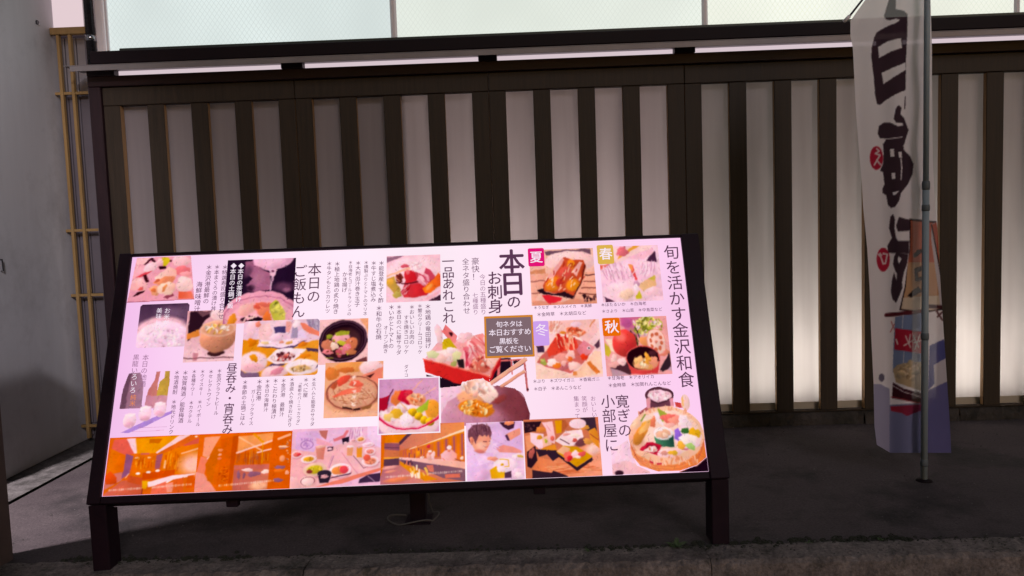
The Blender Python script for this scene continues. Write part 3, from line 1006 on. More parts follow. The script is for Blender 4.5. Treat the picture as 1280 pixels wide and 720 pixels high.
# 5 shared table
c = Z(92, 67, (12, 40, 910, 690), (236, 196, 216), 5)
c.P([190, 90, 380, 60, 330, 260, 200, 280], (248, 198, 204)).P([300, 40, 560, 40, 540, 200, 380, 220], (244, 206, 222)).P([370, 115, 505, 120, 515, 190, 385, 196], (76, 62, 112)).P([510, 50, 580, 80, 545, 195, 512, 175], (240, 166, 160)).P([745, 45, 915, 40, 915, 195, 840, 150, 770, 110], (166, 146, 174)).T(14, 830, 100, 60, 50, [(140, 118, 150), (196, 176, 200)], 80, 8, 60, 100).P([580, 130, 640, 108, 665, 245, 578, 262], (172, 152, 184)).P([655, 180, 720, 150, 772, 262, 648, 264], (238, 208, 242)).P([675, 78, 740, 88, 850, 165, 915, 192, 915, 242, 800, 212, 715, 150], (238, 132, 106)).E(635, 92, 52, 46, (252, 226, 236)).E(170, 85, 42, 36, (238, 140, 118)).E(95, 135, 56, 110, (246, 200, 214))
c.P([15, 262, 195, 262, 205, 340, 440, 372, 600, 375, 840, 288, 915, 295, 915, 690, 12, 690], (230, 144, 24), (236, 156, 50)).E(120, 290, 62, 44, (222, 124, 16)).P([175, 345, 230, 268, 705, 268, 625, 345, 480, 362], (250, 218, 236)).P([175, 343, 480, 362, 625, 345, 720, 290, 770, 285, 600, 378, 300, 366], (92, 66, 106)).E(400, 250, 78, 42, (246, 206, 226)).E(270, 300, 46, 22, (242, 204, 160)).E(560, 310, 42, 18, (226, 166, 92)).E(470, 295, 30, 14, (236, 150, 130)).E(720, 330, 60, 26, (226, 126, 30), -18)
c.P([420, 378, 500, 366, 775, 388, 690, 470, 570, 542, 400, 545, 295, 500], (252, 228, 238)).E(495, 470, 130, 46, (200, 130, 130), -6, .4).S(46, 495, 470, 125, 44, [(168, 50, 54), (244, 206, 206), (100, 44, 54), (226, 120, 110), (250, 226, 230)], 12, 26).E(150, 525, 165, 132, (246, 206, 216)).E(160, 585, 130, 50, (234, 176, 188), 0, .4).E(160, 470, 52, 38, (232, 148, 26), 25).P([285, 592, 380, 540, 525, 548, 505, 566], (94, 68, 104)).E(400, 645, 135, 84, (242, 198, 206)).E(435, 632, 84, 38, (226, 142, 162), -15).E(720, 595, 205, 92, (252, 228, 238)).E(705, 612, 125, 36, (222, 178, 118), 0, .4).S(16, 700, 610, 100, 26, [(236, 196, 130), (170, 130, 90), (240, 205, 180)], 10, 20).P([768, 375, 900, 388, 912, 432, 780, 412], (84, 58, 90)).P([905, 565, 918, 590, 830, 655, 880, 620], (90, 64, 100)).P([12, 600, 60, 645, 230, 645, 240, 692, 12, 692], (130, 98, 130)).E(760, 470, 60, 22, (226, 130, 30), -10).blur(2)
photo('food_photo', 'people at a table crowded with plates of food', (305.5, 402), (397, 468.5), rounded(c, .06), True)
# 6 pot stew
c = Z(60, 54, (8, 10, 352, 318), (246, 194, 198), 6)
c.P([290, 10, 352, 10, 352, 120, 330, 70], (240, 168, 128)).E(178, 160, 170, 142, (38, 16, 30), -6, .04, 0).O(180, 156, 156, 128, .05, (92, 58, 78), -6).O(180, 158, 138, 112, .03, (74, 44, 60), -6).E(168, 172, 132, 104, (62, 30, 34), -6, .1, 0).E(255, 150, 50, 70, (84, 52, 62), -20, .8, 0, .6)
c.E(160, 140, 62, 36, (240, 168, 178), -10).P([118, 108, 160, 88, 222, 94, 216, 116, 130, 126], (168, 168, 50)).E(80, 130, 24, 16, (150, 150, 50)).E(234, 186, 44, 52, (214, 122, 84), 30).E(72, 190, 42, 40, (206, 124, 96)).E(72, 232, 42, 16, (236, 132, 142), 10).E(170, 176, 40, 14, (196, 186, 56), 15).E(118, 196, 29, 27, (252, 210, 192)).E(190, 218, 34, 44, (228, 126, 142), 50).E(150, 244, 26, 22, (196, 88, 98)).E(235, 240, 36, 16, (200, 120, 80)).S(14, 160, 200, 110, 60, [(120, 56, 50), (240, 180, 170), (170, 160, 60)], 5, 10).Ls([60, 270, 110, 275], 6, (160, 150, 50)).P([270, 300, 345, 275, 350, 318, 270, 318], (120, 66, 70)).blur(2)
photo('food_photo', 'stew with green garnish in a round black pot', (400, 400), (459.5, 454), c)
# 9 noodle pot
c = Z(72, 66, (52, 320, 460, 695), (242, 176, 138), 9)
c.E(100, 395, 54, 42, (224, 128, 62)).E(230, 352, 112, 38, (236, 156, 88)).E(200, 372, 60, 18, (214, 116, 56)).E(375, 362, 84, 48, (248, 204, 210)).P([300, 420, 400, 385, 460, 362, 450, 480, 330, 474], (236, 134, 112)).P([340, 424, 402, 400, 372, 434], (80, 32, 34)).E(250, 535, 194, 124, (226, 152, 122), 0, .04).O(250, 532, 180, 112, .05, (158, 86, 72)).E(250, 536, 164, 98, (224, 164, 134), 0, .08, .05).T(60, 255, 555, 130, 66, [(246, 200, 172), (200, 128, 96), (236, 178, 142), (172, 100, 74)], 80, 5, -30, 70)
c.P([105, 550, 200, 508, 315, 486, 302, 528, 200, 542, 120, 560], (240, 108, 82), (244, 130, 106)).E(180, 442, 56, 26, (226, 84, 64), -30).E(272, 470, 48, 24, (236, 104, 82), 10).E(120, 480, 30, 18, (190, 90, 60), -40).P([180, 624, 250, 636, 250, 646, 182, 634], (58, 26, 28)).P([258, 638, 300, 638, 300, 648, 258, 648], (46, 20, 24)).P([310, 632, 385, 612, 374, 642, 312, 646], (150, 96, 60)).P([52, 600, 110, 650, 240, 672, 420, 655, 430, 690, 52, 697], (244, 184, 154))
for yy_ in (425, 465, 520, 560, 605):
    c.T(5, 258, yy_, 10, 12, [(255, 226, 216)], 22, 5)
c.blur(2)
photo('food_photo', 'noodles and prawns in an earthen pot', (407, 454), (478.5, 520), c)
# 7 beef
c = Z(68, 56, (40, 48, 800, 668), (249, 200, 216), 7)
c.E(420, 350, 420, 280, (250, 208, 220), -8, .2, .05).P([40, 60, 290, 46, 180, 100, 42, 138], (158, 112, 136)).P([625, 662, 800, 588, 800, 668], (74, 42, 62)).P([560, 640, 800, 520, 800, 560, 640, 650], (242, 180, 196)).P([48, 360, 150, 318, 185, 420, 235, 500, 255, 592, 190, 602, 100, 500, 48, 450], (222, 168, 76), (180, 146, 70)).E(190, 570, 56, 40, (196, 170, 86)).E(90, 400, 50, 40, (236, 176, 70)).E(225, 345, 54, 54, (140, 56, 46)).T(10, 225, 350, 45, 50, [(226, 140, 110), (90, 26, 30)], 60, 12, 30, 100)
c.E(300, 192, 54, 28, (222, 92, 112)).P([245, 545, 300, 400, 420, 240, 560, 330, 720, 350, 640, 560, 600, 592, 400, 618, 280, 602], (196, 66, 82)).P([290, 262, 420, 240, 472, 380, 332, 432, 290, 340], (216, 48, 58), (200, 30, 44)).P([255, 545, 360, 442, 520, 432, 605, 520, 600, 590, 400, 615, 280, 600], (222, 66, 76), (206, 36, 46)).P([590, 218, 660, 250, 722, 350, 640, 402, 556, 330], (206, 74, 98)).E(560, 382, 92, 66, (236, 154, 172), 15).T(16, 570, 360, 70, 60, [(250, 196, 204), (196, 70, 92)], 90, 10, 20, 70).E(455, 205, 84, 62, (252, 224, 232), 0, .3).T(20, 470, 200, 80, 60, [(255, 240, 246), (232, 170, 186)], 70, 7).E(340, 270, 30, 30, (236, 110, 118), 0, .5)
c.P([540, 500, 700, 380, 770, 290, 805, 330, 800, 462, 650, 562, 580, 562], (246, 130, 30), (236, 96, 40)).E(640, 480, 60, 26, (252, 160, 80), -35, .5).P([40, 308, 40, 334, 372, 232, 370, 205], (246, 186, 156)).Ls([180, 408, 330, 430, 480, 404], 13, (84, 14, 24)).T(12, 330, 510, 60, 50, [(240, 170, 180), (160, 20, 36)], 100, 8, 110, 150).blur(2)
photo('food_photo', 'red seared beef slices on a white plate', (483.5, 320.5), (551, 376), c)
# 10 dessert
c = Z(77, 67, (16, 368, 392, 700), (214, 160, 196), 10).g((206, 150, 194), (226, 168, 200), .7, .3)
c.P([16, 485, 85, 468, 66, 560, 18, 585], (176, 22, 54)).Ls([70, 520, 100, 432], 8, (110, 50, 80)).E(204, 632, 196, 112, (246, 208, 218), 0, .05, .05).S(30, 150, 590, 120, 50, [(252, 226, 232), (240, 190, 200)], 14, 26, .1).E(132, 484, 38, 46, (230, 124, 66), 20).E(190, 482, 52, 46, (204, 26, 58)).E(200, 462, 26, 22, (224, 60, 80), 0, .5).E(252, 502, 58, 40, (236, 156, 116)).S(10, 252, 500, 40, 26, [(246, 186, 150), (222, 120, 76)], 10, 18).Ls([150, 520, 200, 570, 240, 600], 5, (244, 190, 120)).Ls([225, 445, 292, 378], 6, (240, 172, 156)).Ls([296, 472, 374, 432], 6, (242, 184, 166))
c.E(352, 562, 46, 60, (240, 160, 56)).P([248, 562, 332, 502, 322, 562, 270, 592], (186, 200, 56), (160, 180, 50)).E(126, 582, 42, 30, (226, 174, 50)).E(75, 600, 34, 22, (240, 200, 120))
for xx_, yy_ in ((228, 576), (264, 604), (300, 628), (334, 642)):
    c.E(xx_, yy_, 27, 25, (220, 168, 26), 0, .12, .35)
c.E(186, 622, 43, 39, (253, 228, 242), 0, .1, .1).O(205, 560, 202, 118, .045, (216, 22, 74), 0, 1).O(205, 560, 194, 108, .02, (246, 130, 160), 0, 1).blur(2)
photo('food_photo', 'fruit dessert in a red rimmed bowl, white border', (474.5, 475), (549, 539.5), c, frame=1, n=.0030)
# 8 sashimi tray, with the easel under the chalkboard
c = Z(133, 88, (285, 28, 940, 455), (250, 220, 240), 8, True)
c.P([305, 328, 400, 352, 700, 380, 760, 250, 835, 250, 835, 305, 700, 395, 560, 415, 400, 412, 312, 362], (40, 24, 40)).P([846, 268, 918, 268, 918, 290, 850, 325], (44, 28, 42)).P([752, 240, 772, 240, 766, 372, 750, 372], (226, 122, 122)).Ls([770, 266, 930, 262], 11, (226, 116, 116)).Ls([840, 266, 838, 345], 10, (214, 104, 106)).Ls([916, 262, 928, 442], 15, (196, 100, 104)).E(929, 436, 8, 9, (90, 40, 50))
c.P([300, 236, 340, 188, 395, 130, 420, 150, 560, 122, 665, 100, 745, 225, 768, 240, 700, 350, 560, 312, 480, 288, 380, 262], (244, 182, 188), (240, 150, 146)).E(388, 95, 25, 56, (246, 204, 212), -8).P([408, 84, 430, 40, 505, 112, 492, 152, 450, 134], (226, 112, 116), (238, 140, 140)).E(462, 96, 11, 12, (64, 18, 28)).E(550, 120, 44, 30, (248, 196, 204), -20).P([408, 192, 414, 130, 450, 118, 502, 182, 490, 208], (212, 180, 30), (190, 160, 20)).E(440, 222, 76, 40, (250, 214, 214)).E(400, 240, 36, 24, (246, 196, 190)).E(345, 216, 36, 22, (222, 222, 170)).E(500, 232, 30, 26, (224, 214, 164)).E(470, 196, 34, 20, (252, 226, 226)).P([500, 250, 542, 250, 542, 302, 508, 298], (46, 32, 38)).E(482, 276, 18, 16, (172, 170, 96))
c.P([540, 180, 582, 168, 604, 240, 572, 300, 545, 250], (234, 104, 122), (246, 160, 166)).T(10, 565, 230, 22, 50, [(250, 196, 200), (206, 60, 86)], 60, 7, 70, 110).E(625, 160, 70, 40, (248, 194, 198), -15).P([590, 132, 662, 98, 668, 222, 620, 244], (240, 146, 146)).E(650, 292, 74, 46, (216, 108, 92), -10).S(24, 650, 285, 66, 42, [(236, 150, 130), (190, 70, 64), (246, 180, 166)], 8, 18).E(722, 252, 36, 56, (246, 196, 186), 20).T(12, 640, 200, 60, 60, [(252, 206, 206), (222, 104, 110)], 60, 6, 30, 80)
c.P([288, 238, 700, 354, 695, 388, 550, 404, 300, 316], (218, 48, 46), (206, 40, 42)).P([700, 354, 695, 388, 768, 292, 772, 234], (186, 30, 40)).Ls([288, 238, 700, 354], 8, (240, 122, 104)).Ls([700, 354, 772, 234], 8, (232, 104, 92)).blur(2)
photo('food_photo', 'red tray heaped with sashimi and a fish head', (528, 404), (662, 491), c, True)
# 11 stone with sea urchin
c = Z(114, 82, (392, 252, 950, 655), (250, 220, 240), 11, True)
c.P([395, 420, 560, 410, 560, 640, 395, 650], (242, 198, 222)).P([395, 570, 440, 500, 560, 440, 750, 418, 860, 440, 922, 510, 948, 592, 942, 630, 395, 650], (228, 168, 194), (112, 50, 60)).E(600, 600, 190, 50, (206, 140, 168), 0, .8, 0, .7).E(850, 530, 80, 90, (130, 62, 72), 20, .8, 0, .8).E(620, 435, 100, 58, (246, 196, 184)).E(585, 480, 90, 44, (240, 170, 130)).E(612, 548, 112, 48, (226, 128, 36), 10, .12).S(50, 605, 540, 96, 40, [(244, 168, 80), (214, 106, 22), (252, 206, 150), (236, 146, 50)], 8, 18).E(690, 470, 62, 40, (253, 218, 208)).S(26, 620, 430, 86, 46, [(253, 222, 216), (246, 186, 166), (250, 206, 198)], 14, 28, .2).E(650, 390, 20, 18, (250, 212, 208)).E(760, 500, 46, 20, (150, 66, 66), -20, .6)
c.P([700, 398, 718, 416, 948, 276, 930, 256], (238, 176, 152)).P([758, 424, 772, 438, 934, 346, 922, 328], (232, 166, 142)).Ls([716, 416, 944, 278], 5, (186, 106, 96)).Ls([770, 438, 932, 348], 5, (180, 100, 92)).blur(2)
photo('food_photo', 'brown stone topped with orange sea urchin and chopsticks', (550, 449.5), (664, 531.5), c, True, n=.0013)
# 12 eel
c = Z(86, 67, (35, 55, 650, 542), (242, 186, 170), 12)
c.P([180, 70, 622, 58, 628, 140, 500, 100, 200, 104], (116, 82, 100)).E(430, 165, 250, 90, (248, 200, 200), 0, .1).P([40, 240, 180, 220, 190, 268, 40, 268], (214, 140, 104)).P([38, 278, 210, 268, 130, 400, 45, 545], (242, 176, 158), (232, 160, 136)).Ls([40, 332, 180, 326], 8, (146, 84, 80)).Ls([44, 440, 130, 430], 8, (140, 78, 74)).P([540, 270, 650, 262, 650, 530, 420, 490], (240, 170, 146)).Ls([560, 290, 648, 292], 10, (90, 46, 48)).Ls([540, 345, 648, 350], 8, (126, 62, 56)).Ls([510, 405, 648, 405], 8, (116, 54, 50)).Ls([480, 452, 650, 460], 8, (110, 50, 46)).P([45, 500, 320, 520, 420, 490, 640, 520, 648, 545, 48, 545], (226, 150, 126)).S(16, 560, 490, 80, 26, [(60, 30, 36), (130, 80, 76)], 8, 18)
c.P([88, 412, 160, 388, 175, 430, 250, 447, 340, 420, 442, 470, 420, 494, 300, 462, 150, 452], (48, 24, 36)).P([135, 458, 200, 458, 322, 480, 310, 512, 200, 528, 160, 500], (222, 42, 58)).P([150, 370, 200, 290, 300, 190, 370, 128, 450, 150, 552, 155, 572, 220, 530, 330, 470, 420, 430, 472, 350, 430, 250, 442, 165, 422], (204, 84, 60), (196, 76, 40))
c.E(260, 356, 92, 58, (234, 132, 36), -30, .4).E(428, 200, 38, 56, (236, 142, 34), 20, .4).E(430, 375, 62, 52, (236, 142, 32), -20, .4).E(370, 262, 72, 48, (218, 86, 74), -20, .5).E(310, 350, 30, 40, (200, 60, 50), 20, .5).P([188, 304, 350, 138, 374, 152, 244, 312], (246, 186, 190), alpha=.8).P([440, 255, 512, 168, 544, 182, 472, 305], (250, 196, 196), alpha=.8).P([520, 270, 556, 190, 566, 220, 530, 300], (170, 60, 40)).T(40, 360, 300, 180, 120, [(255, 224, 204), (250, 190, 160), (176, 50, 36)], 32, 9, 100, 150).Ls([565, 210, 520, 340, 440, 460], 9, (70, 26, 30)).blur(2)
photo('food_photo', 'glazed grilled eel beside the magenta badge', (661, 313), (746.5, 379.5), c)
# 13 white shrimp
c = Z(81, 67, (663, 36, 1250, 516), (248, 204, 224), 13)
c.P([663, 60, 1200, 36, 1100, 110, 800, 180, 663, 190], (250, 206, 206)).P([838, 152, 1072, 38, 1010, 36, 860, 120], (238, 166, 70)).E(895, 84, 62, 40, (224, 112, 124), -20).P([920, 138, 1200, 60, 1195, 110, 1100, 160], (246, 186, 206)).P([663, 195, 775, 185, 663, 240], (234, 110, 92)).P([1125, 168, 1215, 88, 1222, 188, 1180, 182], (78, 44, 72)).E(960, 345, 305, 172, (246, 198, 220), 0, .04, .05).T(60, 830, 255, 150, 52, [(222, 164, 192), (252, 222, 236), (206, 146, 178)], 90, 6, 60, 85).T(26, 1120, 240, 80, 44, [(222, 164, 192), (252, 222, 236)], 80, 6, 95, 120).E(930, 425, 235, 86, (246, 206, 220), 0, .3, .05)
c.P([1008, 382, 1190, 300, 1198, 384, 1080, 452], (242, 194, 150), (236, 180, 130)).E(900, 452, 74, 44, (242, 200, 178), -10, .4).P([1118, 332, 1192, 298, 1182, 348], (204, 186, 78)).P([984, 470, 1030, 428, 1042, 490, 986, 500], (204, 186, 50)).E(1165, 440, 90, 40, (248, 200, 214)).P([942, 190, 990, 212, 1018, 332, 1000, 348], (232, 86, 88)).P([942, 190, 985, 205, 985, 260, 960, 245], (240, 150, 90)).Ls([1080, 180, 975, 280], 8, (252, 222, 230)).E(1005, 370, 26, 34, (206, 154, 184)).E(1000, 400, 20, 30, (252, 226, 236)).P([688, 468, 775, 512, 688, 516], (90, 54, 80)).blur(2)
photo('food_photo', 'white shrimp in a fluted bowl beside the gold badge', (748, 309), (829.5, 375.5), c)
# 14 tray
c = Z(87, 69, (42, 52, 648, 530), (248, 206, 208), 14)
c.P([180, 60, 612, 55, 600, 125, 480, 215, 180, 142], (246, 192, 188)).T(16, 240, 100, 50, 30, [(252, 222, 216), (226, 150, 130)], 70, 8, 100, 130).E(310, 156, 32, 14, (226, 132, 54)).E(430, 96, 52, 30, (246, 204, 218)).E(425, 152, 84, 38, (234, 122, 84), 8).S(16, 420, 152, 70, 30, [(246, 170, 140), (216, 90, 60)], 10, 20).Ls([560, 110, 610, 60], 14, (226, 150, 110)).P([478, 214, 620, 88, 645, 140, 520, 262], (246, 192, 194)).Ls([180, 142, 480, 216], 13, (252, 222, 212)).P([590, 270, 640, 220, 640, 280, 612, 300], (96, 60, 80))
c.P([45, 392, 190, 258, 260, 195, 430, 212, 595, 290, 480, 412, 362, 492, 160, 442], (210, 106, 100)).Ls([48, 388, 190, 250], 12, (250, 210, 196)).P([155, 300, 228, 198, 330, 186, 435, 228, 442, 292, 300, 312, 168, 354], (228, 72, 54)).T(22, 310, 245, 110, 44, [(246, 140, 110), (204, 44, 36), (250, 180, 150)], 90, 12, 60, 110).E(280, 370, 72, 46, (236, 156, 146), -10).E(370, 345, 44, 40, (246, 192, 186)).P([428, 304, 500, 222, 595, 286, 562, 332, 470, 362], (222, 122, 138), (234, 150, 160)).E(540, 292, 15, 16, (248, 232, 238)).E(540, 292, 7, 8, (34, 14, 24)).E(360, 375, 30, 18, (226, 110, 50)).E(486, 366, 32, 28, (230, 62, 34)).P([78, 402, 130, 356, 152, 412, 128, 424], (164, 166, 78)).E(110, 380, 20, 14, (196, 194, 110)).E(200, 402, 50, 34, (252, 222, 218), 15).E(238, 426, 36, 24, (230, 122, 44)).E(300, 440, 40, 30, (200, 110, 116)).E(390, 432, 52, 40, (248, 200, 196)).E(300, 410, 24, 18, (246, 180, 176))
c.P([45, 410, 385, 508, 385, 532, 48, 532], (248, 208, 194)).P([382, 506, 592, 318, 648, 330, 648, 505, 400, 530], (248, 198, 170), (250, 206, 184)).P([508, 412, 540, 398, 622, 490, 590, 508], (224, 122, 54)).P([380, 480, 415, 480, 415, 512, 380, 512], (232, 140, 80)).P([58, 258, 130, 258, 132, 312, 72, 314], (74, 48, 78)).E(105, 240, 26, 20, (152, 44, 72)).blur(2)
photo('food_photo', 'crab, prawns and a fish head in a wooden tray', (666.5, 402), (754, 471), c)
# 15 autumn
c = Z(88, 69, (636, 28, 1242, 505), (236, 164, 164), 15)
c.P([800, 28, 1000, 28, 960, 200, 860, 160], (206, 110, 150)).S(70, 1060, 105, 145, 80, [(206, 196, 78), (236, 222, 140), (154, 152, 56), (242, 206, 212), (176, 176, 60)], 12, 26).T(20, 1060, 90, 120, 60, [(96, 96, 40), (236, 226, 150), (246, 220, 220)], 50, 6).E(860, 72, 58, 40, (196, 92, 152), 0, .5).T(16, 935, 190, 36, 70, [(60, 44, 40), (120, 104, 50), (180, 150, 90)], 80, 9, 40, 80).P([648, 198, 735, 205, 745, 320, 690, 292], (246, 216, 196)).P([645, 225, 700, 305, 672, 345, 640, 335], (206, 182, 58)).E(825, 242, 114, 112, (220, 68, 64), 0, .05, .28).E(790, 190, 46, 40, (240, 130, 120), 0, .8, 0, .8).E(880, 290, 50, 60, (200, 44, 54), 0, .8, 0, .6)
c.E(1012, 235, 38, 42, (236, 154, 96)).E(1180, 325, 52, 34, (226, 132, 112)).E(1124, 240, 92, 108, (247, 200, 190), -12, .05, .08).O(1124, 240, 88, 104, .05, (230, 150, 136), -12)
for q_ in range(8):
    c.E(1124 + 52 * math.cos(q_ * .785 + .2), 240 + 62 * math.sin(q_ * .785 + .2), 13, 18, (206, 108, 78), math.degrees(q_ * .785), .2, 0)
c.E(1124, 240, 12, 14, (214, 130, 110), 0, .2, 0).E(715, 362, 32, 30, (246, 198, 194)).P([670, 420, 840, 400, 885, 495, 690, 505], (84, 48, 58)).E(786, 392, 38, 32, (249, 204, 204)).E(710, 416, 44, 26, (236, 172, 168)).P([676, 438, 855, 498, 690, 508], (192, 152, 168)).P([1128, 472, 1232, 328, 1238, 455, 1150, 488], (58, 40, 50)).P([1200, 470, 1242, 440, 1242, 480], (200, 160, 180))
c.P([824, 370, 1146, 370, 1108, 495, 868, 495], (224, 78, 78), (206, 62, 66)).E(985, 370, 160, 102, (222, 90, 86), 0, .03, 0).E(985, 371, 150, 93, (44, 14, 24), 0, .05, 0).E(1080, 335, 40, 24, (84, 40, 50), 0, .8).E(1005, 415, 110, 50, (240, 170, 106), 0, .3).E(940, 385, 38, 36, (246, 188, 124)).E(1022, 372, 26, 44, (240, 166, 66)).E(1082, 402, 40, 46, (236, 154, 124), 20).E(985, 430, 40, 26, (247, 194, 150)).E(930, 432, 30, 20, (236, 172, 130)).S(10, 1000, 410, 80, 40, [(252, 214, 170), (226, 146, 60)], 8, 16).blur(2)
photo('food_photo', 'lotus root, red apple and hotpot beside the orange badge', (752.5, 398), (840.5, 467.5), c)
# bottles
c = Z(60, 75, (12, 380, 270, 702), (238, 200, 244), 16, True)
c.P([20, 572, 25, 470, 45, 388, 100, 385, 122, 450, 125, 574], (150, 106, 130), (166, 126, 150)).P([20, 572, 25, 470, 45, 388, 62, 388, 52, 470, 46, 573], (112, 78, 98)).P([135, 560, 145, 480, 170, 430, 175, 385, 195, 385, 190, 440, 190, 560], (192, 112, 112), (206, 130, 124)).P([138, 508, 242, 510, 240, 577, 138, 577], (196, 132, 152), (212, 156, 172)).P([185, 512, 195, 440, 215, 420, 215, 385, 240, 385, 243, 440, 241, 512], (206, 172, 74), (190, 150, 70))
c.P([38, 692, 180, 622, 270, 588, 266, 606, 150, 667, 75, 697], (180, 142, 222))
for xx_, yy_ in ((75, 632), (143, 602), (210, 582)):
    c.E(xx_, yy_, 31, 40, (251, 212, 232), 0, .08, .08).E(xx_, yy_ + 22, 24, 14, (232, 176, 200), 0, .5).E(xx_, yy_ - 30, 27, 8, (255, 232, 242), 0, .3, 0)
c.Ls([120, 672, 250, 672], 4, (170, 110, 150), .6).Ls([95, 690, 240, 688], 4, (226, 140, 160), .6).blur(1)
photo('food_photo', 'sake bottles and small cups', (153, 465), (213, 541), c, True)
# 16 basket
c = Z(129, 109, (38, 32, 785, 658), (248, 214, 236), 17, True)
c.P([40, 480, 180, 415, 235, 600, 335, 657, 40, 657], (247, 208, 228)).P([40, 590, 150, 560, 330, 640, 335, 657, 40, 657], (244, 190, 200)).E(90, 648, 34, 18, (60, 30, 46), 0, .4).P([278, 220, 360, 178, 440, 195, 300, 235], (176, 88, 94)).P([578, 152, 655, 165, 640, 200, 585, 195], (206, 74, 76)).P([350, 100, 582, 100, 562, 185, 370, 190], (108, 64, 80)).E(465, 98, 117, 62, (92, 52, 68), 0, .04, .1).E(465, 104, 96, 42, (248, 208, 220), 0, .06, .05).S(34, 465, 104, 82, 32, [(254, 230, 238), (232, 178, 196)], 9, 17, .1).P([353, 128, 388, 120, 382, 194, 355, 194], (228, 154, 170)).P([540, 132, 572, 122, 576, 190, 544, 190], (228, 154, 170)).E(668, 160, 36, 60, (246, 206, 200), 0, .3).P([640, 120, 655, 110, 655, 180, 645, 185], (240, 190, 110))
c.P([192, 400, 785, 400, 782, 560, 700, 612, 560, 648, 400, 648, 260, 602, 200, 520], (240, 152, 100), (234, 126, 60)).P([560, 652, 700, 614, 785, 560, 785, 658, 560, 658], (36, 16, 32)).E(488, 392, 298, 208, (246, 192, 164), 0, .02, .05).T(40, 490, 222, 210, 18, [(248, 204, 182), (232, 158, 124)], 28, 9, 60, 120).T(26, 230, 400, 20, 90, [(248, 204, 182), (232, 158, 124)], 28, 9, 0, 50).E(486, 378, 264, 164, (251, 208, 194), 0, .04, .05)
c.E(255, 400, 60, 80, (240, 176, 150), 0, .5).E(290, 372, 40, 96, (230, 146, 62), 35, .15, .25).E(330, 328, 66, 22, (242, 182, 110), -42).E(262, 300, 50, 30, (246, 196, 170), -30).E(392, 298, 26, 36, (234, 132, 96), 20).Ls([300, 285, 335, 235], 12, (150, 160, 80)).P([400, 235, 450, 225, 480, 330, 440, 310], (252, 226, 236)).P([440, 193, 525, 248, 472, 302, 450, 250], (166, 170, 66)).E(530, 278, 62, 42, (236, 112, 104), 10).E(585, 292, 56, 36, (246, 152, 134)).E(520, 325, 40, 22, (246, 180, 170)).E(642, 300, 52, 42, (251, 222, 232))
c.P([392, 390, 548, 390, 538, 478, 400, 458], (84, 144, 108), (36, 76, 66)).E(468, 380, 80, 46, (238, 226, 228), 0, .05, .05).E(466, 386, 58, 30, (232, 176, 150)).E(480, 392, 26, 14, (246, 206, 180)).P([265, 486, 330, 434, 452, 456, 405, 532], (206, 32, 68), (190, 24, 56)).P([298, 486, 335, 452, 424, 470, 394, 514], (150, 20, 50)).E(358, 488, 48, 24, (247, 206, 200)).S(8, 358, 488, 30, 14, [(226, 120, 110), (255, 232, 226)], 6, 12)
c.P([552, 392, 762, 372, 742, 470, 640, 512, 575, 490], (226, 90, 96), (180, 150, 210)).E(655, 412, 106, 86, (247, 208, 218), 0, .05, .05).E(580, 392, 31, 36, (146, 104, 212)).E(640, 366, 32, 26, (60, 108, 52)).E(708, 388, 42, 48, (226, 174, 34)).E(598, 470, 30, 32, (240, 172, 66)).E(655, 432, 64, 42, (251, 228, 228)).E(672, 482, 38, 22, (166, 196, 114)).E(500, 516, 92, 34, (248, 202, 206)).E(524, 520, 36, 20, (226, 174, 54)).E(460, 515, 26, 16, (216, 150, 140))
for q_ in range(3):
    c.O(488, 430 + q_ * 26, 292 - q_ * 14, 182 - q_ * 3, .012, (206, 104, 70), 0, 1)
c.T(46, 490, 575, 240, 26, [(248, 194, 164), (226, 138, 96)], 26, 9, 60, 120).P([335, 565, 365, 575, 365, 588, 335, 580], (200, 50, 70)).P([390, 580, 430, 584, 430, 596, 390, 594], (200, 50, 70)).blur(2)
photo('food_photo', 'round woven basket meal with small dishes and a rice pot', (756.5, 485.5), (886.5, 596), c, True)
# dining hall
c = Z(112, 75, (15, 68, 960, 702), (226, 106, 18), 31)
c.P([60, 90, 190, 85, 278, 250, 200, 272, 45, 195], (228, 98, 82)).P([45, 190, 192, 270, 192, 440, 20, 482], (236, 124, 18), (228, 106, 10)).P([195, 250, 272, 280, 252, 470, 160, 542, 190, 440], (152, 88, 128)).P([20, 480, 180, 450, 180, 540, 15, 640], (214, 120, 110)).E(70, 520, 64, 62, (224, 82, 22)).P([270, 85, 715, 70, 490, 258, 300, 258], (238, 152, 10)).P([415, 100, 542, 100, 512, 152, 415, 142], (206, 108, 8)).P([183, 86, 272, 82, 302, 252, 274, 252], (255, 208, 222)).P([708, 70, 825, 68, 502, 264, 490, 250], (255, 208, 218)).P([820, 70, 960, 70, 960, 130, 560, 275, 560, 255], (226, 106, 30))
c.P([275, 255, 492, 255, 492, 525, 280, 525], (228, 112, 8)).P([340, 250, 430, 250, 425, 272, 345, 272], (214, 100, 90)).T(18, 385, 360, 90, 40, [(244, 160, 40), (200, 84, 0)], 60, 9, 80, 100).E(305, 300, 18, 8, (255, 190, 140)).E(430, 305, 18, 9, (255, 190, 140)).P([500, 280, 562, 265, 542, 432, 496, 432], (172, 92, 112)).P([560, 265, 960, 110, 960, 475, 690, 502, 560, 442], (232, 122, 10)).T(26, 650, 370, 80, 60, [(244, 156, 30), (208, 92, 4)], 120, 9, 84, 96).P([750, 182, 900, 108, 955, 98, 955, 160, 780, 192], (216, 92, 72)).E(868, 395, 120, 110, (255, 196, 190), 0, .95, 0, .9).P([740, 268, 952, 203, 952, 220, 745, 282], (255, 182, 140)).E(880, 92, 12, 10, (255, 225, 215)).P([590, 340, 600, 340, 602, 430, 582, 430], (255, 200, 160))
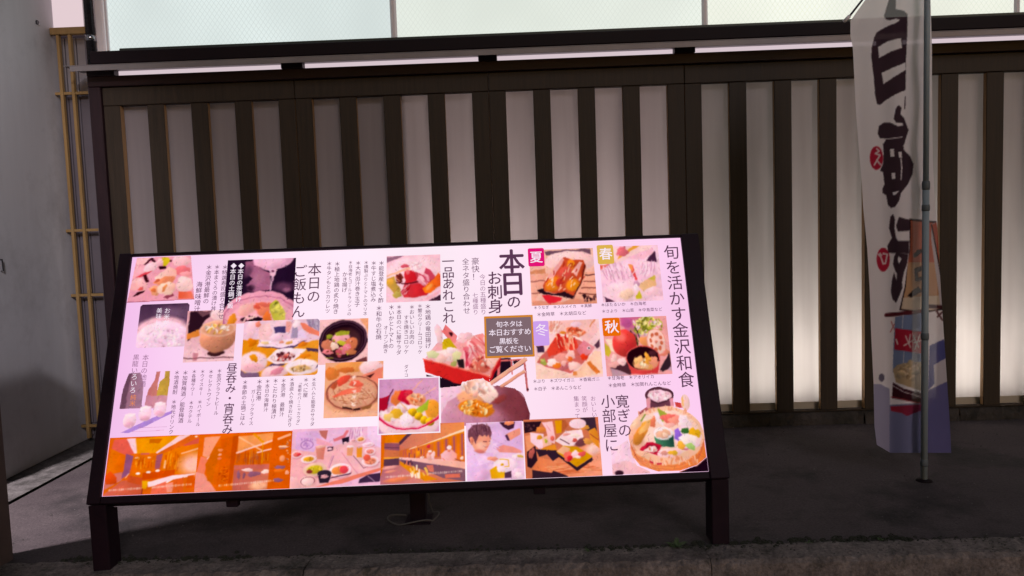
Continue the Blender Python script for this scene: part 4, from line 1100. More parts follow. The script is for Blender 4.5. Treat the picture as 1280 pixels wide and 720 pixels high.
c.P([380, 470, 700, 445, 700, 515, 380, 545], (216, 82, 8)).P([15, 690, 180, 545, 385, 532, 400, 702, 15, 702], (222, 112, 92), (206, 92, 60)).P([235, 490, 380, 520, 380, 600, 240, 560], (214, 88, 40)).Ls([215, 515, 245, 470], 8, (255, 200, 180))
for xx_, yy_ in ((336, 474), (437, 463), (527, 452)):
    c.E(xx_, yy_, 22, 13, (255, 234, 240), 0, .3, 0)
c.P([385, 555, 455, 560, 430, 645, 390, 635], (236, 168, 16)).P([440, 570, 680, 508, 905, 498, 890, 522, 690, 552, 640, 588, 450, 625], (255, 218, 228)).P([490, 622, 622, 570, 642, 700, 480, 700], (236, 112, 84)).P([690, 552, 792, 540, 795, 690, 690, 690], (226, 98, 34)).P([830, 520, 892, 510, 905, 650, 820, 650], (224, 92, 14)).P([620, 600, 690, 580, 690, 690, 640, 690], (246, 150, 130)).Ls([395, 640, 395, 700], 6, (110, 30, 20)).cap(65, 385, 642, 632, 30).cap(490, 870, 630, 612, 30).blur(2)
photo('interior_photo', 'orange dining hall with a bright ceiling cove', (138, 547.5), (249, 622), c)
# booth
c = Z(122, 75, (22, 62, 1052, 702), (230, 106, 14), 32)
c.P([82, 100, 255, 92, 190, 220, 140, 330, 78, 305], (246, 158, 124)).P([60, 310, 140, 330, 110, 510, 25, 500], (240, 130, 100)).P([22, 480, 112, 508, 255, 700, 22, 700], (242, 154, 140)).Ls([130, 340, 188, 280], 12, (255, 214, 214)).P([115, 400, 200, 208, 262, 208, 202, 602, 150, 580], (216, 106, 4)).P([255, 130, 450, 92, 405, 645, 248, 645, 272, 250], (222, 98, 4)).P([385, 100, 448, 95, 405, 645, 372, 645], (204, 82, 0)).E(265, 250, 26, 18, (250, 146, 96)).E(262, 300, 24, 12, (252, 170, 140)).E(260, 342, 26, 12, (246, 130, 90)).T(60, 320, 520, 50, 90, [(176, 64, 0), (240, 132, 30)], 12, 6, 0, 20)
c.P([448, 105, 825, 78, 818, 172, 448, 285], (246, 158, 90)).Ls([615, 88, 722, 182], 22, (236, 152, 16)).P([440, 300, 805, 262, 795, 415, 440, 415], (214, 100, 14)).T(60, 610, 345, 170, 60, [(176, 92, 64), (236, 142, 24), (196, 80, 10)], 80, 7, 86, 94).Ls([455, 112, 720, 280], 19, (255, 184, 136)).Ls([440, 288, 818, 165], 20, (255, 200, 188)).Ls([662, 292, 805, 260], 15, (255, 204, 206)).Ls([715, 200, 715, 410], 9, (236, 160, 10)).P([420, 425, 795, 425, 795, 482, 420, 472], (206, 108, 94)).P([420, 475, 795, 480, 795, 700, 420, 700], (196, 102, 90), (214, 120, 96)).E(570, 482, 62, 18, (255, 208, 204)).E(760, 506, 38, 26, (255, 214, 206)).E(640, 528, 74, 26, (152, 96, 122)).E(475, 530, 18, 46, (150, 96, 120)).E(535, 540, 16, 30, (140, 88, 110)).E(700, 660, 90, 44, (252, 186, 150), 0, .8)
c.P([820, 78, 1052, 62, 1042, 702, 788, 702], (222, 97, 2)).Ls([880, 150, 1000, 104], 26, (255, 178, 140)).E(940, 238, 50, 14, (255, 196, 170)).E(930, 258, 34, 10, (190, 120, 110)).E(910, 466, 52, 24, (160, 102, 132)).E(905, 500, 60, 20, (240, 120, 30)).E(900, 606, 54, 22, (152, 96, 126)).E(930, 368, 30, 34, (242, 156, 116), 0, .5).E(990, 525, 20, 26, (250, 170, 140)).S(12, 990, 300, 30, 150, [(246, 150, 100), (200, 120, 110)], 8, 16).cap(275, 850, 640, 608, 30).blur(2)
photo('interior_photo', 'orange booth seating behind a timber screen', (249.5, 543), (365, 616), c)
# guests at the pale table
c = Z(114, 75, (15, 20, 1048, 692), (238, 186, 216), 33)
c.P([15, 250, 300, 260, 500, 230, 700, 180, 1048, 280, 1048, 520, 300, 692, 15, 692], (246, 178, 184), (244, 188, 198)).P([62, 55, 300, 46, 385, 180, 290, 252, 270, 292, 58, 256], (226, 180, 226)).O(190, 205, 70, 48, .12, (176, 126, 186)).T(16, 185, 205, 40, 28, [(176, 130, 190)], 26, 6).T(10, 170, 145, 80, 8, [(176, 130, 190)], 20, 7, 80, 100).P([290, 125, 485, 208, 482, 238, 400, 222, 300, 202], (240, 168, 188)).P([320, 46, 425, 46, 405, 155, 350, 112], (190, 112, 104)).P([430, 46, 640, 30, 602, 112, 500, 182, 440, 172], (228, 184, 218)).P([488, 152, 600, 110, 640, 48, 668, 60, 622, 142, 500, 184], (226, 122, 134)).P([588, 150, 672, 128, 672, 192, 602, 214], (46, 32, 52)).E(640, 200, 34, 12, (235, 190, 200)).T(20, 760, 90, 90, 60, [(200, 140, 180), (246, 214, 236)], 110, 9, 75, 105).P([880, 20, 1048, 18, 1048, 280, 960, 232, 880, 150], (246, 208, 242))
c.P([720, 348, 960, 345, 1040, 432, 850, 498], (240, 190, 196)).Ls([726, 352, 845, 498, 1030, 435], 7, (130, 80, 100)).Ls([590, 310, 780, 560], 6, (216, 130, 150)).P([470, 640, 1040, 498, 1040, 532, 600, 662, 300, 692], (236, 128, 108)).P([800, 622, 900, 572, 1048, 556, 1034, 655, 790, 664], (70, 46, 76)).Ls([900, 590, 970, 650], 9, (170, 140, 170))
for (x_, y_, rx_, ry_, cc_, ci_) in ((80, 312, 64, 42, (248, 198, 208), (232, 110, 104)), (215, 370, 90, 46, (251, 216, 226), (232, 164, 44)), (290, 490, 134, 78, (240, 196, 180), (206, 182, 40)), (580, 510, 124, 78, (252, 220, 232), (240, 146, 96)), (920, 420, 100, 62, (251, 214, 224), (240, 142, 112)), (915, 310, 62, 42, (251, 208, 220), (234, 132, 122)), (805, 165, 54, 38, (251, 206, 216), (238, 160, 90)), (720, 178, 40, 18, (244, 200, 214), (220, 150, 160)), (890, 232, 70, 26, (250, 214, 230), (240, 190, 200))):
    c.E(x_ + 6, y_ + ry_ * .3, rx_, ry_, (206, 130, 140), 0, .2, 0, .5).E(x_, y_, rx_, ry_, cc_, -4, .06, .06).E(x_, y_, rx_ * .66, ry_ * .62, ci_, -4, .3, .15)
    c.S(8, x_, y_, rx_ * .5, ry_ * .45, [ci_, tuple(min(255, k + 30) for k in ci_), tuple(k * .8 for k in ci_)], ry_ * .12, ry_ * .3)
c.E(105, 312, 24, 16, (222, 60, 74)).E(622, 505, 52, 44, (224, 72, 84), 0, .3).E(530, 515, 46, 40, (240, 146, 76), 0, .3).E(230, 512, 34, 22, (150, 60, 60), 0, .4).E(880, 380, 42, 36, (234, 98, 80), 0, .3)
c.P([288, 228, 402, 230, 386, 382, 310, 374], (226, 146, 128), (214, 124, 110)).E(345, 232, 56, 18, (240, 180, 170)).P([425, 240, 495, 236, 490, 280, 430, 290], (80, 46, 70)).E(455, 262, 30, 13, (236, 190, 200)).P([650, 248, 722, 250, 712, 352, 652, 344], (240, 164, 118)).E(686, 246, 38, 16, (250, 222, 232)).P([764, 248, 828, 260, 822, 374, 764, 372], (238, 152, 46)).E(796, 246, 32, 18, (236, 180, 190)).P([325, 540, 482, 540, 452, 644, 350, 648], (50, 38, 56)).E(402, 540, 80, 40, (54, 42, 60), 0, .06).E(402, 574, 48, 20, (226, 164, 174)).P([460, 600, 700, 560, 715, 530, 700, 545, 480, 585], (100, 62, 86)).E(220, 622, 98, 66, (246, 186, 186), 0, .05).O(216, 618, 78, 48, .06, (120, 66, 80), -4).E(215, 626, 70, 42, (251, 206, 206), 0, .1).E(55, 645, 84, 72, (247, 186, 190)).Ls([500, 345, 452, 480], 6, (156, 98, 146)).Ls([480, 345, 440, 470], 5, (200, 140, 170)).blur(2)
photo('guests_photo', 'guests around a pale table full of plates', (366, 537), (476.5, 611), c)
# counter
c = Z(106, 77, (12, 12, 948, 688), (216, 122, 94), 34)
c.P([25, 110, 345, 92, 218, 218, 50, 218], (228, 127, 10)).P([25, 110, 60, 110, 50, 560, 12, 600], (224, 110, 0)).P([330, 95, 402, 88, 226, 252, 215, 215], (96, 56, 76)).P([390, 90, 680, 20, 948, 12, 948, 92, 480, 242, 310, 302, 225, 252], (214, 126, 108), (240, 148, 84)).P([218, 312, 480, 252, 948, 112, 948, 475, 690, 402, 218, 398], (218, 112, 56), (224, 118, 40))
for k_ in range(8):
    xx_ = 600 + k_ * 44
    c.P([xx_, 235 - k_ * 13, xx_ + 22, 228 - k_ * 13, xx_ + 22, 400, xx_, 395], (176, 92, 104) if k_ % 2 else (234, 128, 14))
c.T(26, 380, 350, 120, 40, [(196, 90, 90), (240, 140, 30), (130, 66, 80)], 60, 9, 84, 96).P([375, 292, 948, 86, 948, 118, 490, 258], (255, 220, 190)).P([320, 300, 412, 265, 410, 282, 330, 304], (255, 216, 190)).P([480, 262, 948, 120, 948, 135, 500, 268], (236, 140, 20)).P([52, 218, 222, 230, 222, 312, 52, 292], (150, 86, 104)).Ls([55, 268, 218, 280], 8, (100, 56, 76)).P([52, 292, 222, 312, 216, 398, 48, 402], (206, 116, 76)).P([48, 382, 216, 385, 216, 398, 48, 404], (240, 160, 60)).P([50, 405, 222, 397, 216, 476, 46, 482], (96, 62, 82))
c.P([12, 600, 48, 482, 216, 476, 330, 560, 610, 688, 12, 688], (186, 112, 126), (226, 140, 120)).E(110, 500, 80, 18, (240, 168, 160), -8, .6).E(120, 545, 60, 14, (236, 150, 130), -8, .6).E(200, 640, 140, 26, (228, 130, 90), -6, .7).P([218, 388, 690, 428, 948, 468, 948, 548, 700, 502, 218, 412], (249, 198, 196), (244, 178, 160)).P([218, 408, 700, 500, 948, 550, 948, 690, 700, 640, 240, 435], (122, 84, 106), (140, 96, 112)).P([225, 430, 300, 475, 520, 600, 650, 655, 500, 668, 350, 572, 230, 472], (230, 142, 20)).T(16, 430, 560, 110, 50, [(255, 228, 206), (246, 190, 90)], 50, 17, 60, 100).P([515, 488, 592, 488, 602, 572, 550, 562], (226, 124, 106)).P([720, 600, 892, 600, 892, 645, 730, 645], (222, 116, 96)).T(10, 340, 450, 60, 20, [(226, 130, 110), (90, 50, 70)], 26, 12, 70, 110)
c.E(560, 385, 40, 50, (240, 176, 166), 0, .2).E(595, 380, 22, 46, (248, 200, 206)).E(560, 352, 20, 20, (232, 140, 116)).E(560, 334, 20, 15, (252, 220, 226)).P([690, 442, 678, 372, 730, 332, 800, 320, 862, 380, 852, 442, 770, 450], (247, 194, 208), (238, 160, 150)).E(773, 330, 19, 20, (234, 140, 116)).E(775, 300, 27, 24, (255, 228, 238), 0, .12, .05).Ls([700, 420, 720, 440], 12, (236, 146, 120)).Ls([840, 430, 900, 460], 10, (160, 80, 70)).E(915, 425, 18, 22, (252, 216, 206)).E(545, 276, 22, 20, (216, 54, 74)).E(430, 350, 20, 30, (234, 152, 30)).E(470, 400, 24, 12, (252, 216, 216)).cap(65, 385, 605, 596, 30).cap(540, 912, 586, 572, 34).blur(2)
photo('interior_photo', 'two cooks in white behind a long sushi counter', (476.5, 532), (582, 607.5), c)
# child
c = Z(73, 73, (33, 55, 668, 692), (236, 198, 230), 35)
c.P([290, 85, 400, 62, 470, 100, 560, 58, 660, 58, 660, 410, 560, 375, 400, 332, 330, 285], (226, 186, 230), (222, 178, 226)).P([410, 62, 588, 62, 572, 130, 510, 152, 450, 112], (72, 38, 62)).E(520, 76, 52, 24, (238, 142, 104)).P([478, 200, 560, 160, 645, 132, 645, 202, 520, 272], (238, 152, 132)).P([468, 212, 495, 198, 522, 270, 490, 268], (82, 48, 82)).P([365, 342, 450, 314, 560, 340, 652, 390, 640, 414, 520, 402, 400, 392], (240, 152, 142)).T(12, 360, 300, 30, 60, [(206, 160, 212), (240, 206, 240)], 60, 6, 20, 60)
c.P([38, 420, 120, 340, 250, 390, 335, 400, 300, 480, 262, 560, 130, 692, 33, 692], (236, 196, 238), (228, 184, 230)).P([120, 400, 290, 440, 284, 502, 170, 528], (242, 206, 242)).E(200, 640, 110, 60, (226, 178, 216), -20, .6)
c.P([148, 160, 300, 170, 312, 240, 298, 268, 288, 312, 252, 370, 200, 392, 130, 362, 100, 312, 70, 252, 110, 210], (246, 168, 142), (242, 156, 132)).E(200, 315, 54, 42, (251, 190, 170), 0, .8, 0).E(180, 375, 60, 20, (222, 130, 120), 10, .6).P([50, 205, 54, 140, 110, 80, 220, 68, 302, 108, 322, 180, 302, 240, 280, 195, 262, 220, 240, 195, 215, 215, 180, 190, 155, 240, 135, 295, 120, 250, 95, 225, 92, 305, 62, 255], (118, 70, 86), (136, 84, 98)).T(34, 190, 130, 110, 50, [(90, 46, 64), (156, 104, 120)], 60, 6, 60, 110).E(95, 252, 25, 40, (240, 152, 124), -8).E(97, 254, 12, 24, (222, 124, 100), -8)
c.Ls([222, 268, 262, 273], 7, (96, 46, 56)).Ls([288, 270, 300, 268], 5, (110, 56, 60)).E(290, 290, 12, 12, (250, 180, 156)).Ls([240, 332, 268, 328], 6, (206, 86, 94)).E(330, 465, 62, 28, (247, 164, 142), 8).Ls([300, 470, 380, 462], 5, (222, 120, 106)).E(460, 532, 132, 76, (249, 218, 236)).P([285, 582, 362, 540, 382, 602, 452, 600, 442, 677, 300, 674], (228, 166, 20), (236, 180, 30)).E(410, 580, 42, 34, (252, 220, 232)).Ls([400, 470, 440, 470, 495, 480, 500, 550, 452, 552], 9, (230, 178, 50)).E(425, 528, 20, 12, (226, 170, 30)).E(622, 452, 72, 44, (248, 214, 232)).E(632, 445, 36, 15, (226, 188, 98), 20).P([448, 618, 525, 600, 525, 675, 448, 675], (92, 58, 84)).E(595, 635, 74, 58, (238, 200, 224)).E(600, 650, 50, 34, (250, 222, 236)).blur(2)
photo('guests_photo', 'child in white pouring from a yellow cup', (582.5, 529), (656, 602.5), c)
# table with boards
c = Z(100, 75, (33, 42, 908, 694), (206, 118, 84), 36)
c.P([38, 68, 245, 68, 192, 172, 42, 192], (50, 26, 38)).T(14, 110, 130, 60, 40, [(110, 70, 76)], 20, 7).E(235, 160, 56, 32, (224, 132, 62)).P([45, 225, 112, 215, 152, 330, 60, 402], (236, 152, 112)).P([380, 60, 400, 60, 410, 210, 480, 200, 560, 120, 520, 60], (190, 100, 60)).P([398, 65, 482, 65, 472, 202, 410, 212], (226, 152, 16)).P([700, 45, 872, 45, 882, 202, 800, 202, 700, 152], (66, 46, 62)).E(740, 152, 52, 32, (226, 152, 66)).E(665, 110, 98, 56, (252, 214, 228), 0, .06, .05)
c.P([110, 602, 200, 468, 340, 500, 440, 478, 620, 350, 908, 330, 908, 694, 110, 694], (228, 126, 78), (244, 160, 130)).T(40, 600, 600, 300, 60, [(214, 108, 64), (246, 168, 124)], 160, 7, -8, 6).E(830, 400, 90, 60, (249, 198, 188), -20, .9).P([105, 188, 262, 208, 245, 372, 200, 374, 108, 292], (249, 208, 222)).E(212, 246, 29, 28, (230, 152, 44)).P([240, 250, 330, 220, 350, 330, 250, 360], (246, 190, 170)).E(285, 290, 16, 26, (190, 180, 60)).P([220, 372, 385, 328, 410, 402, 250, 394], (226, 142, 44)).P([160, 376, 400, 398, 424, 470, 352, 514, 290, 440, 200, 462], (56, 36, 52)).P([58, 402, 160, 338, 175, 500, 100, 584, 55, 562], (50, 28, 42)).E(112, 420, 30, 62, (182, 92, 84), 15).P([246, 80, 372, 72, 394, 250, 385, 322, 320, 302, 290, 150], (249, 194, 200)).Ls([300, 110, 345, 180], 6, (222, 140, 146)).E(360, 262, 24, 28, (230, 110, 90), 0, .4)
c.P([388, 292, 520, 188, 705, 176, 722, 262, 620, 352, 500, 362], (252, 220, 226)).E(690, 320, 80, 46, (120, 66, 74), -15, .4).P([388, 292, 520, 188, 705, 176, 715, 240, 610, 340, 500, 355], (252, 220, 226)).E(620, 295, 30, 20, (206, 92, 84)).E(525, 225, 42, 15, (240, 164, 156)).Ls([450, 275, 552, 332], 9, (92, 52, 64)).E(620, 240, 60, 20, (252, 226, 216))
c.P([398, 420, 622, 592, 805, 488, 812, 522, 622, 634, 398, 452], (54, 34, 46)).P([398, 412, 480, 348, 645, 368, 812, 480, 620, 588], (222, 156, 16), (214, 150, 10)).P([400, 410, 480, 350, 560, 380, 520, 470], (240, 180, 140)).E(540, 468, 62, 56, (240, 114, 98), 30).E(545, 490, 32, 28, (216, 44, 54)).E(622, 454, 52, 44, (250, 204, 208)).E(692, 448, 42, 28, (230, 92, 92)).E(640, 480, 30, 14, (252, 220, 220)).P([785, 190, 862, 162, 895, 232, 895, 395, 800, 302], (232, 152, 54), (222, 134, 40)).Ls([800, 230, 890, 300], 8, (160, 60, 50)).E(768, 312, 52, 36, (226, 152, 76)).P([110, 602, 330, 642, 350, 618, 500, 676, 520, 694, 108, 694], (58, 36, 50)).blur(2)
photo('guests_photo', 'hands over sashimi boards on a wooden table', (654, 525), (753.5, 599), c)


# ------------------------------------------------------------------ lettering
GL = {}
_td = bpy.data.curves.new('glyph', 'FONT'); _td.resolution_u = 2
_to = bpy.data.objects.new('glyph', _td); col.objects.link(_to)


def glyph(ch):
    k = ch
    if k not in GL:
        _td.body = ch
        dg = bpy.context.evaluated_depsgraph_get(); dg.update()
        me = bpy.data.meshes.new_from_object(_to.evaluated_get(dg))
        v = np.array([p.co[:] for p in me.vertices]) if len(me.vertices) else np.zeros((0, 3))
        GL[k] = (v, [tuple(p.vertices) for p in me.polygons])
        bpy.data.meshes.remove(me)
    return GL[k]


SMALL = set('ぁぃぅぇぉっゃゅょァィゥェォッャュョ')
TURN = set('ー「」―')
NT = [0]


def place(chars, mat, name, label=None, off=0.0, lift=.0026, parent=None):
    """chars: list of (char, u, v of the centre, size, turned)"""
    V, F = [], []
    NT[0] += 1
    for ch, u, v, s, turned in chars:
        g, f = glyph(ch)
        for ci, (ox, oy) in enumerate([(0, 0)] if off == 0 else [(-off, 0), (off, 0), (0, off), (0, -off)]):
            b = len(V)
            for x, y, z in g:
                x -= .5; y -= .38
                if turned:
                    x, y = y, -x
                    if ch == 'ー': x = -x * .9
                V.append(BO + (u + (x + ox) * s) * BU + (v + (y + oy) * s) * BV + (lift + ci * .00002) * BN)
            F += [tuple(i + b for i in q) for q in f]
    if not V:
        return None
    o = mk(name, V, F, mat, parent or lit)
    if label: o['label'] = label
    return o


def vtext(t, x, y0, y1, mat='ink', name='menu_text', off=0.0, k=1.0, x1=None):
    u, v0 = buv(x, y0); _, v1 = buv(x if x1 is None else x1, y1)
    st = (v0 - v1) / len(t)
    ch = []
    for i, c_ in enumerate(t):
        if c_ in ' 　': continue
        du = st * .1 if c_ in SMALL else 0
        ch.append((c_, u + du, v0 - st * (i + .5) + du, st * k * (1.15 if c_ == '＊' else 1), c_ in TURN))
    return place(ch, M[mat], name, off=off)


def htext(t, x0, x1, y, mat='ink', name='menu_text', off=0.0, k=1.0, n=.0026):
    u0, v = buv(x0, y); u1, _ = buv(x1, y)
    st = (u1 - u0) / len(t)
    ch = [(c_, u0 + st * (i + .5), v, st * k * (1.15 if c_ == '＊' else 1), False) for i, c_ in enumerate(t) if c_ not in ' 　']
    return place(ch, M[mat], name, off=off, lift=n)


H = 'headline'
vtext('旬を活かす金沢和食', 838, 306, 486, 'ink_head', H, .004, .98)
vtext('本日', 639, 313, 369, 'ink_head', H, .022, 1.12)
vtext('の', 642, 369, 386, 'ink_head', H, .012, 1.05)
vtext('お刺身', 618, 339, 392, 'ink_head', H, .010, 1.05)
vtext('豪快！', 594, 322, 351, 'ink', k=1.0)
vtext('七種盛り', 594, 366, 394, 'ink_soft')
vtext('今日の五種盛り', 603, 343, 394, 'ink_soft')
vtext('全ネタ盛り合わせ', 582, 323, 393, 'ink', k=1.0)
vtext('一品あれこれ', 560, 320, 405, 'ink_head', H, .006, 1.08)
vtext('本日の', 394, 329, 379, 'ink_head', H, .004, 1.0)
vtext('ご飯もん', 376, 331, 398, 'ink_head', H, .004, 1.0)
vtext('昼呑み・宵呑み', 291, 454, 543, 'ink_head', H, .008, 1.08, 284)
vtext('寛ぎの', 777, 493, 547, 'ink_head', H, .004, 1.0)
vtext('小部屋に', 759, 493, 566, 'ink_head', H, .004, 1.0)
vtext('おいしい', 741, 495, 522, 'ink_soft'); vtext('笑顔が', 730, 495, 516, 'ink_soft'); vtext('集まって', 720, 495, 524, 'ink_soft')
for t, x, y0, y1 in (
        ('＊能登産もずく酢', 477, 326, 379), ('＊牛すじ塩煮込み', 467.5, 326, 378), ('＊燻製ぶりとトマトのマリネ', 458, 326, 395), ('＊大判出汁巻き玉子', 448, 326, 384),
        ('＊白海老とゴールドラッシュの', 438.5, 326, 395), ('かき揚げ', 431.5, 340, 366), ('＊極上地鶏の炙り焼き', 422, 327, 393), ('＊牛タンもとのカツレツ', 412, 327, 392),
        ('＊地鶏の竜田揚げ', 535, 380, 436), ('＊蟹のクリームコロッケ', 525, 380, 443), ('＊おいしいお肉の', 515, 381, 431), ('すき焼きコロッケ', 508, 394, 443), ('＊本日のべに屋サラダ', 499, 381, 444),
        ('＊いかとトマトの', 489.5, 381, 436), ('オーブン焼き', 482.5, 407, 442), ('＊和牛の石焼', 474, 382, 425), ('ダイコン', 508, 456, 477),
        ('＊特選寿司盛り合わせ', 282, 331, 399), ('＊本まぐろの漬け丼', 272, 331, 389), ('＊金沢港最鮮の', 262, 331, 380), ('海鮮味噌汁', 250, 352, 390),
        ('＊金沢クラフトビール', 275, 461, 519), ('＊セレクトワイン', 264.5, 462, 508), ('＊ウイスキー　＊ハイボール', 254, 462, 533), ('＊各種サワー　＊カクテル', 243.5, 462, 529), ('＊加賀梅酒／能登梅酒', 232.5, 463, 529), ('＊地酒焼酎　＊地元ドリンク', 222, 463, 543),
        ('＊生ハムと能登のサラダ', 393, 472, 533), ('＊べに屋', 383, 472, 497), ('「楽都のバーニャカウダ」', 375.5, 476, 534), ('＊酒盗入り焼きおにぎり', 365.5, 472, 534), ('＊金沢港　最鮮汁', 355, 473, 521), ('＊こだわり極漬け', 345, 473, 524),
        ('＊本日の海鮮汁', 335, 474, 515), ('＊金石港', 325, 474, 501), ('ガーリックライス', 317, 487, 532), ('＊季節の土鍋ごはん', 307, 475, 532)):
    vtext(t, x, y0, y1, 'ink', off=.006)
vtext('本日の地酒', 183, 443, 484, 'ink_soft'); vtext('黒龍い', 171, 443, 467, 'ink_soft')
vtext('ろいろ', 169, 467, 492, 'ink_white'); vtext('純米', 167.5, 493, 508, 'ink_orange')
vtext('◆本日の茶漬け', 302, 329, 378, 'ink_white', off=.012); vtext('◆本日の土鍋ご飯', 292.5, 329, 386, 'ink_white', off=.012)
vtext('お米が', 210, 385, 407, 'ink_white'); vtext('美味しい', 200, 385, 414, 'ink_white')
for t, x0, x1, y in (('＊うなぎ ＊スルメイカ ＊真鯵', 667, 740, 385), ('＊金時草 ＊太胡瓜など', 671, 733, 393.5), ('＊ほたるいか ＊白海老', 751, 808, 381.5), ('＊さより ＊山菜 ＊中島菜など', 752, 828, 389.5),
                      ('＊ぶり ＊ズワイガニ ＊香箱ガニ', 666, 750, 477), ('＊白子 ＊あんこうなど', 667, 727, 486.5), ('＊甘海老 ＊アオリイカ', 759, 818, 473), ('＊金時草 ＊加賀れんこんなど', 760, 839, 482)):
    htext(t, x0, x1, y, 'ink', off=.006)


def plate(name, label, x0, y0, x1, y1, c, n, rad=.006):
    u0, v1 = buv(x0, y0); u1, v0 = buv(x1, y1)
    pts = []
    for cx, cy, a0 in ((u1 - rad, v1 - rad, 0), (u0 + rad, v1 - rad, 90), (u0 + rad, v0 + rad, 180), (u1 - rad, v0 + rad, 270)):
        for k in range(5):
            an = R(a0 + k * 22.5)
            pts.append((cx + rad * math.cos(an), cy + rad * math.sin(an)))
    P = [BO + a * BU + b * BV + n * BN for a, b in pts]
    mm = emit('backlit_' + label.split()[0] + '_print', lin(c))
    o = mk(name, P, [tuple(range(len(P)))], mm, lit)
    o['label'] = label
    return o


plate('season_badge', 'magenta summer badge', 659.5, 311, 681, 333, (226, 18, 118), .0030)
plate('season_badge', 'gold spring badge', 745.5, 307, 768, 330, (222, 178, 78), .0030)
plate('season_badge', 'lavender winter badge', 666, 402, 687, 432, (206, 160, 236), .0030)
plate('season_badge', 'orange autumn badge', 752, 398, 776, 420, (234, 108, 4), .0030)
htext('夏', 660.5, 680, 322, 'ink_white', 'badge_letter', .01, .85, .0036)
htext('春', 747, 767, 318, 'ink_white', 'badge_letter', .01, .85, .0036)
htext('冬', 667, 687, 413, 'ink_white', 'badge_letter', .0, .85, .0036)
htext('秋', 754, 775, 409, 'ink_white', 'badge_letter', .012, .85, .0036)
plate('chalkboard_print', 'amber framed chalkboard notice', 605, 396, 668.5, 446, (212, 132, 44), .0030, .002)
plate('chalkboard_face', 'grey chalkboard face', 607.5, 398.5, 666, 443.5, (128, 104, 112), .0034, .002)
for t, x0, x1, y in (('旬ネタは', 620, 653, 406), ('本日おすすめ', 611, 664, 416.5), ('黒板を', 624, 649, 427), ('ご覧ください', 611, 664, 437.5)):
    htext(t, x0, x1, y, 'ink_white', 'chalk_text', .006, 1.05, .0040)
bpy.data.objects.remove(_to)

# ================================================================== BANNER
LB = [(-106, 1157), (26, 1063), (45, 1063), (60, 1066), (100, 1068), (140, 1070), (180, 1073), (225, 1077), (260, 1079), (310, 1084), (360, 1087), (420, 1089), (480, 1092), (540, 1093), (566, 1096)]
RB = [(-106, 1160), (60, 1165), (100, 1165), (200, 1166), (260, 1169), (290, 1172), (360, 1176), (420, 1180), (480, 1184), (540, 1188), (566, 1189)]
FX0, FX1, FY0, FY1 = 1050.0, 1194.0, -106.0, 567.0


def fq(pts):
    return [((x - FX0) / (FX1 - FX0), (y - FY0) / (FY1 - FY0)) for x, y in pts]


def T4(pts): return fq([(960 + x / 4, y / 4) for x, y in pts])
def T5(pts): return fq([(960 + x / 4, 180 + y / 4) for x, y in pts])
def T6(pts): return fq([(960 + x / 4, 360 + y / 4) for x, y in pts])


fc = Cv((FX1 - FX0) * 2, (FY1 - FY0) * 2, (248, 240, 244), 41)
INK, WHT = (66, 46, 58), (248, 240, 244)
fc.p(T4([(610, -20), (640, -20), (638, 45), (680, 55), (697, 70), (697, 150), (690, 300), (688, 450), (640, 470), (590, 500), (560, 525), (545, 520), (535, 470), (530, 400), (517, 290), (518, 240), (530, 190), (545, 160), (600, 130), (640, 115), (660, 100), (640, 92), (610, 102), (590, 98), (580, 80), (590, 45), (600, 15)]), INK)
fc.p(T4([(550, 235), (600, 205), (665, 190), (670, 240), (620, 255), (555, 290)]), WHT).p(T4([(567, 365), (620, 340), (688, 312), (688, 350), (630, 385), (578, 420)]), WHT).p(T4([(685, 480), (688, 480), (686, 545), (680, 545)]), INK)
fc.p(T4([(640, 540), (655, 525), (668, 540), (662, 570), (680, 590), (703, 650), (690, 690), (680, 725), (575, 725), (590, 697), (672, 688), (673, 682), (600, 693), (560, 692), (548, 670), (555, 630), (580, 612), (610, 612), (650, 632), (676, 628), (672, 614), (640, 612), (628, 595)]), INK)
fc.p(T5([(575, -3), (675, -3), (680, 30), (710, 60), (728, 100), (722, 150), (700, 200), (665, 245), (655, 285), (635, 315), (615, 320), (600, 305), (590, 255), (572, 245), (572, 225), (582, 200), (575, 140), (560, 135), (575, 100), (578, 50)]), INK)
for h in ([(610, 25), (630, 24), (632, 62), (612, 64)], [(652, 40), (668, 38), (670, 70), (655, 68)], [(617, 145), (636, 143), (637, 174), (620, 176)], [(662, 72), (668, 72), (672, 120), (668, 180), (663, 180), (666, 120)], [(622, 242), (656, 234), (640, 252), (626, 256)]):
    fc.p(T5(h), WHT)
fc.p(T5([(612, 365), (625, 350), (635, 375), (632, 420), (640, 470), (650, 485), (705, 485), (705, 548), (600, 545), (597, 510), (610, 485), (620, 470), (605, 420)]), INK)
fc.p(T5([(655, 365), (714, 380), (706, 435), (650, 438), (640, 410)]), INK).p(T5([(640, 545), (702, 550), (695, 600), (680, 640), (670, 690), (672, 725), (640, 725), (645, 650), (635, 630), (625, 600), (630, 565)]), INK).p(T5([(630, 640), (645, 690), (640, 725), (616, 725), (620, 680)]), INK).p(T5([(652, 558), (668, 575), (655, 600), (648, 580)]), WHT)
fc.p(T6([(615, -4), (672, -4), (660, 30), (640, 75), (622, 55), (615, 25)]), INK)
for cx, cy in ((1095.5, 197.5), (1104, 324.5)):
    (ex, ey), = fq([(cx, cy)])
    fc.e(ex, ey, 8.2 / (FX1 - FX0), 14.8 / (FY1 - FY0), (190, 30, 62), 0, .08)


def fl(x1, y1, x2, y2, w, c):
    (a, b), (c2, d) = fq([(x1, y1), (x2, y2)])
    fc.l(a, b, c2, d, w / (FY1 - FY0), c)


